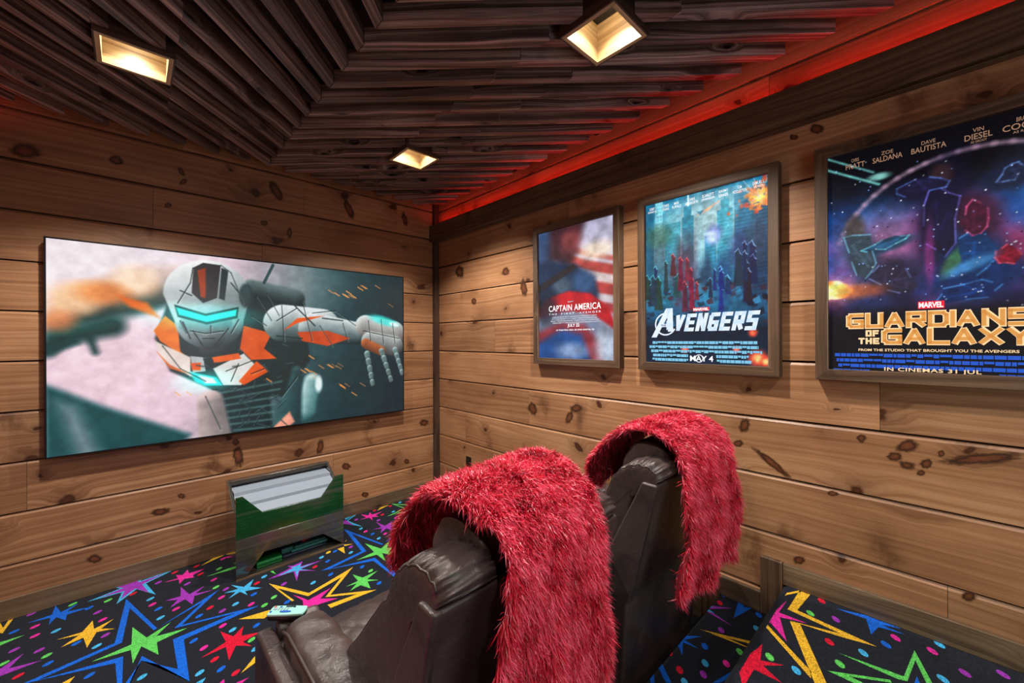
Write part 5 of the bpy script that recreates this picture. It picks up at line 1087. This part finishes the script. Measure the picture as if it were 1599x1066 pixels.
# ------------------------------------------------------------------ shaggy throws
def fur_mat():
    q = NT('red_fur'); a = q.n('ShaderNodeAttribute', attribute_name='shade')
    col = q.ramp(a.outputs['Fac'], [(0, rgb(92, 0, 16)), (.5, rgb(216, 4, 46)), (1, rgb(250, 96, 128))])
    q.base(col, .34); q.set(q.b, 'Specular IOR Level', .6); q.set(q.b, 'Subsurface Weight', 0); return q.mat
M['fur'] = fur_mat(); M['furback'] = plain('red_fabric', rgb(120, 4, 26), .9)
def throw(cx, label, path, wid, n, seed, fold):
    """wid(v) -> (x left, x right) relative to the chair; path = (y,z) from front hem over the back to the rear hem"""
    Rn = np.random.default_rng(seed); NV, NU = 150, 60
    P = np.array(path, float); seg = np.hypot(*np.diff(P, axis=0).T); L = np.concatenate([[0], np.cumsum(seg)]); tot = L[-1]
    def spl(v):
        # smooth interpolation of the path
        t = np.interp(v * tot, L, np.arange(len(P))); k = np.clip(t.astype(int), 0, len(P) - 2); f = (t - k)[..., None]
        g = lambda i: P[np.clip(i, 0, len(P) - 1)]; a, b2, c, d = g(k - 1), g(k), g(k + 1), g(k + 2)
        return .5 * (2 * b2 + (c - a) * f + (2 * a - 5 * b2 + 4 * c - d) * f ** 2 + (3 * b2 - a - 3 * c + d) * f ** 3)
    V, U = np.meshgrid(np.linspace(0, 1, NV), np.linspace(0, 1, NU), indexing='ij'); yz = spl(V)
    tg = np.gradient(yz, axis=0); tg /= np.linalg.norm(tg, axis=-1, keepdims=True) + 1e-9; nrm = np.stack([tg[..., 1] * -1, tg[..., 0]], -1)
    top = yz[..., 1].max(); nrm = np.where((nrm[..., 1:2] * 0 + 1) > 0, nrm, nrm)
    # outward = away from the path centroid
    cen = np.array([-2.62, .80]); sgn = np.sign(((yz - cen) * nrm).sum(-1, keepdims=True)); nrm = nrm * np.where(sgn == 0, 1, sgn)
    w = np.array([wid(v) for v in V[:, 0]]); xl, xr = w[:, :1], w[:, 1:]; Xx = xl + (xr - xl) * U
    hang = np.clip((top - yz[..., 1]) / .5, 0, 1)
    off = fold(U, V, hang); edge = np.clip(np.abs(U - .5) * 2, 0, 1) ** 6; off = off - .0 * edge
    Xw = cx + Xx + .012 * np.sin(V * 23 + seed) * (np.abs(U - .5) * 2)
    G = np.stack([Xw, yz[..., 0] + nrm[..., 0] * off, yz[..., 1] + nrm[..., 1] * off - .014 * edge * (1 - hang)], -1)
    G[..., 2] += .012 * np.sin(U * 9 + seed) * np.where(V > .9, 1, 0) * (V - .9) * 10
    i = np.arange(NV * NU).reshape(NV, NU); q = np.stack([i[:-1, :-1], i[:-1, 1:], i[1:, 1:], i[1:, :-1]], -1).reshape(-1, 4)
    mn = G.reshape(-1, 3).min(0); base = Vector((cx, -2.62, float(mn[2])))
    me = bpy.data.meshes.new('fur_throw'); me.from_pydata((G.reshape(-1, 3) - np.array(base[:])).tolist(), [], q.tolist()); me.materials.append(M['furback'])
    me.polygons.foreach_set('use_smooth', np.ones(len(me.polygons), dtype=bool))
    o = bpy.data.objects.new('fur_throw', me); COL.objects.link(o); o.location = base; tag(o, label, 'throw', 'red throws over the recliner backs')
    sl = o.modifiers.new('thick', 'SOLIDIFY'); sl.thickness = .006; sl.offset = 0
    # pile: tapered strands
    du = np.gradient(G, axis=1); dv = np.gradient(G, axis=0); N = np.cross(du, dv); N /= np.linalg.norm(N, axis=-1, keepdims=True) + 1e-12
    oc = G - np.array([cx, -2.62, .80]); oc[..., 0] = 0; s = np.sign((N * oc).sum(-1, keepdims=True)); N *= np.where(s == 0, 1, s)
    area = np.linalg.norm(np.cross(du, dv), axis=-1); pr = (area / area.sum()).ravel(); idx = Rn.choice(NV * NU, n, p=pr); iv, iu = idx // NU, idx % NU
    fv, fu = np.clip(iv + Rn.random(n) - .5, 0, NV - 1.001), np.clip(iu + Rn.random(n) - .5, 0, NU - 1.001)
    def samp(A):
        a, b2 = fv.astype(int), fu.astype(int); x, y = (fv - a)[:, None], (fu - b2)[:, None]
        return (A[a, b2] * (1 - x) + A[a + 1, b2] * x) * (1 - y) + (A[a, b2 + 1] * (1 - x) + A[a + 1, b2 + 1] * x) * y
    p, nn = samp(G), samp(N); nn /= np.linalg.norm(nn, axis=1, keepdims=True) + 1e-9
    dn = samp(np.repeat((dv / (np.linalg.norm(dv, axis=-1, keepdims=True) + 1e-9))[..., :], 1, -1)); dsign = np.where(dn[:, 2:3] > 0, -1, 1); dn = dn * dsign
    gx = samp(du / (np.linalg.norm(du, axis=-1, keepdims=True) + 1e-9))
    # clumped lean: low frequency field
    ph = np.sin(p[:, 0] * 31 + p[:, 2] * 17 + seed) + np.sin(p[:, 0] * 53 - p[:, 2] * 41 + 1.3) + np.sin(p[:, 2] * 71 + p[:, 1] * 60 + p[:, 0] * 13)
    ph2 = np.sin(p[:, 0] * 90 + p[:, 2] * 60) + np.sin(p[:, 0] * 70 - p[:, 2] * 110)
    ln = (.024 + .018 * Rn.random(n))[:, None]
    d = nn * (.62 + .12 * ph2[:, None]) + dn * (.62 + .10 * ph[:, None]) + gx * (.20 * ph[:, None] + .14 * ph2[:, None]) + Rn.normal(0, .34, (n, 3)); d /= np.linalg.norm(d, axis=1, keepdims=True)
    mid = p + d * ln * .55; tip = mid + (d * .7 + np.array([0, 0, -.55]) + Rn.normal(0, .25, (n, 3))) * ln * .55
    sd_ = np.cross(d, Rn.normal(0, 1, (n, 3))); sd_ /= np.linalg.norm(sd_, axis=1, keepdims=True); hw = (.0007 + .0006 * Rn.random(n))[:, None]
    pts = np.stack([p - sd_ * hw, p + sd_ * hw, mid + sd_ * hw * .9, mid - sd_ * hw * .9, tip], 1) - np.array(base[:])
    me = bpy.data.meshes.new('pile'); me.vertices.add(n * 5); me.vertices.foreach_set('co', pts.astype(np.float32).ravel())
    b5 = np.arange(n)[:, None] * 5; lv = np.concatenate([b5 + np.array([0, 1, 2, 3]), b5 + np.array([3, 2, 4])], 1).ravel()
    me.loops.add(n * 7); me.loops.foreach_set('vertex_index', lv.astype(np.int32)); me.polygons.add(n * 2)
    ls = (np.arange(n)[:, None] * 7 + np.array([0, 4])).ravel(); me.polygons.foreach_set('loop_start', ls.astype(np.int32)); me.update(calc_edges=True)
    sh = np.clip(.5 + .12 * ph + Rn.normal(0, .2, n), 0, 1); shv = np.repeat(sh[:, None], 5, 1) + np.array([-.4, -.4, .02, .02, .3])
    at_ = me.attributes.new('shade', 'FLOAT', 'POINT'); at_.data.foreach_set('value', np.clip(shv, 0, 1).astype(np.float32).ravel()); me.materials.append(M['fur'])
    me.polygons.foreach_set('use_smooth', np.ones(len(me.polygons), dtype=bool))
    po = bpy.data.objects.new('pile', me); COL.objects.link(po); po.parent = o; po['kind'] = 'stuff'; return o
ip = lambda v, *l: float(np.interp(v, [a for a, b2 in l], [b2 for a, b2 in l]))
path1 = [(y - .03, z - .035) for y, z in [(-2.345, .87), (-2.36, .92), (-2.40, 1.0), (-2.452, 1.085), (-2.535, 1.148), (-2.62, 1.168), (-2.70, 1.152), (-2.762, 1.10), (-2.79, 1.02), (-2.797, .90), (-2.79, .75), (-2.782, .60), (-2.776, .44)]]
throw(CX1, 'red shaggy throw over the back of the nearest recliner', path1, lambda v: (ip(v, (0, -.17), (.3, -.20), (.5, -.19), (.62, -.20), (.8, -.25), (1, -.26)), ip(v, (0, .19), (.35, .175), (.5, .135), (.65, .13), (.8, .15), (1, .165))), 150000, 3,
      lambda U, V, H: .012 + .012 * np.sin(U * 13 + V * 4) * H + .008 * np.sin(U * 29 + 1) * H + .008 * np.sin(V * 16 + U * 3))
path2 = [(y, z - .03) for y, z in [(-2.365, .86), (-2.378, .91), (-2.405, .98), (-2.445, 1.045), (-2.50, 1.11), (-2.58, 1.15), (-2.66, 1.155), (-2.74, 1.12), (-2.785, 1.04), (-2.797, .92), (-2.797, .78), (-2.79, .67), (-2.785, .60)]]
throw(CX2, 'red shaggy throw over the recliner beside the poster wall', path2, lambda v: (ip(v, (0, -.18), (.3, -.22), (.5, -.23), (.7, -.25), (1, -.28)), ip(v, (0, .20), (.4, .21), (.7, .215), (1, .22))), 120000, 8,
      lambda U, V, H: .012 + .020 * np.sin(U * 11 + 2.4) * H + .010 * np.sin(U * 25 + V * 3) * H + .005 * np.sin(V * 18))

# ------------------------------------------------------------------ remote control on the near arm
zr = .632
a, b2, c = at(419.7, 957, z=zr), at(427.5, 945, z=zr), at(487, 943.5, z=zr)
ex = (c - b2).normalized(); ey = Vector((-ex.y, ex.x, 0)); wr = .045; lr = .112; o0 = b2 - ey * wr
print('REMOTE', a, b2, c, (a - b2).length, (c - b2).length)
rem = thing('remote_control', 'pale blue-green remote control lying on the front of the recliner arm', 'remote control', (b2 + ex * lr / 2 - ey * wr / 2) - Vector((0, 0, .022)))
def rl(u, v, z): p = o0 + ex * (u * lr) + ey * (v * wr); return (p.x, p.y, z)
out = [(.0, .12), (.03, .02), (.5, .0), (.97, .08), (1, .3), (1, .7), (.97, .92), (.5, 1.0), (.03, .98), (0, .88)]
mb = MB(); mb.loft([[rl(.5 + (u - .5) * k, .5 + (v - .5) * k, z) for u, v in out] for k, z in ((.86, zr - .022), (.97, zr - .016), (1, zr - .006))]); mb.build('underside', M['black'], rem, smooth=True)
M['aqua'] = plain('aqua_plastic', rgb(140, 206, 190), .3, var=.04); M['bblue'] = plain('blue_button', rgb(16, 76, 180), .4); M['bdark'] = plain('dark_button', rgb(16, 30, 44), .4)
mb = MB(); mb.loft([[rl(.5 + (u - .5) * k, .5 + (v - .5) * k, z) for u, v in out] for k, z in ((1, zr - .006), (.985, zr - .001), (.93, zr))]); mb.build('face', M['aqua'], rem, bevel=.001)
def button(u, v, r, m, sq=1.0):
    mb = MB(); p = Vector(rl(u, v, zr - .0005)); mb.loft([[p + ex * (r * sq * cos(q * pi / 6)) + ey * (r * sin(q * pi / 6)) + Vector((0, 0, z)) for q in range(12)] for z in (0, .0022)]); mb.build('button', m, rem)
for k in range(4): button(.42 + .06 * k, .84, .0035, M['bdark'])
button(.64, .80, .0035, M['bdark']); button(.26, .80, .0032, M['bblue']); button(.07, .30, .0035, M['bblue']); button(.10, .80, .0038, M['redp']); button(.14, .62, .006, M['white'])
for r_ in range(3):
    for k in range(4): button(.24 + .08 * k, .68 - .1 * r_, .0022, M['white'])
button(.47, .30, .004, M['bblue'], 4.5)
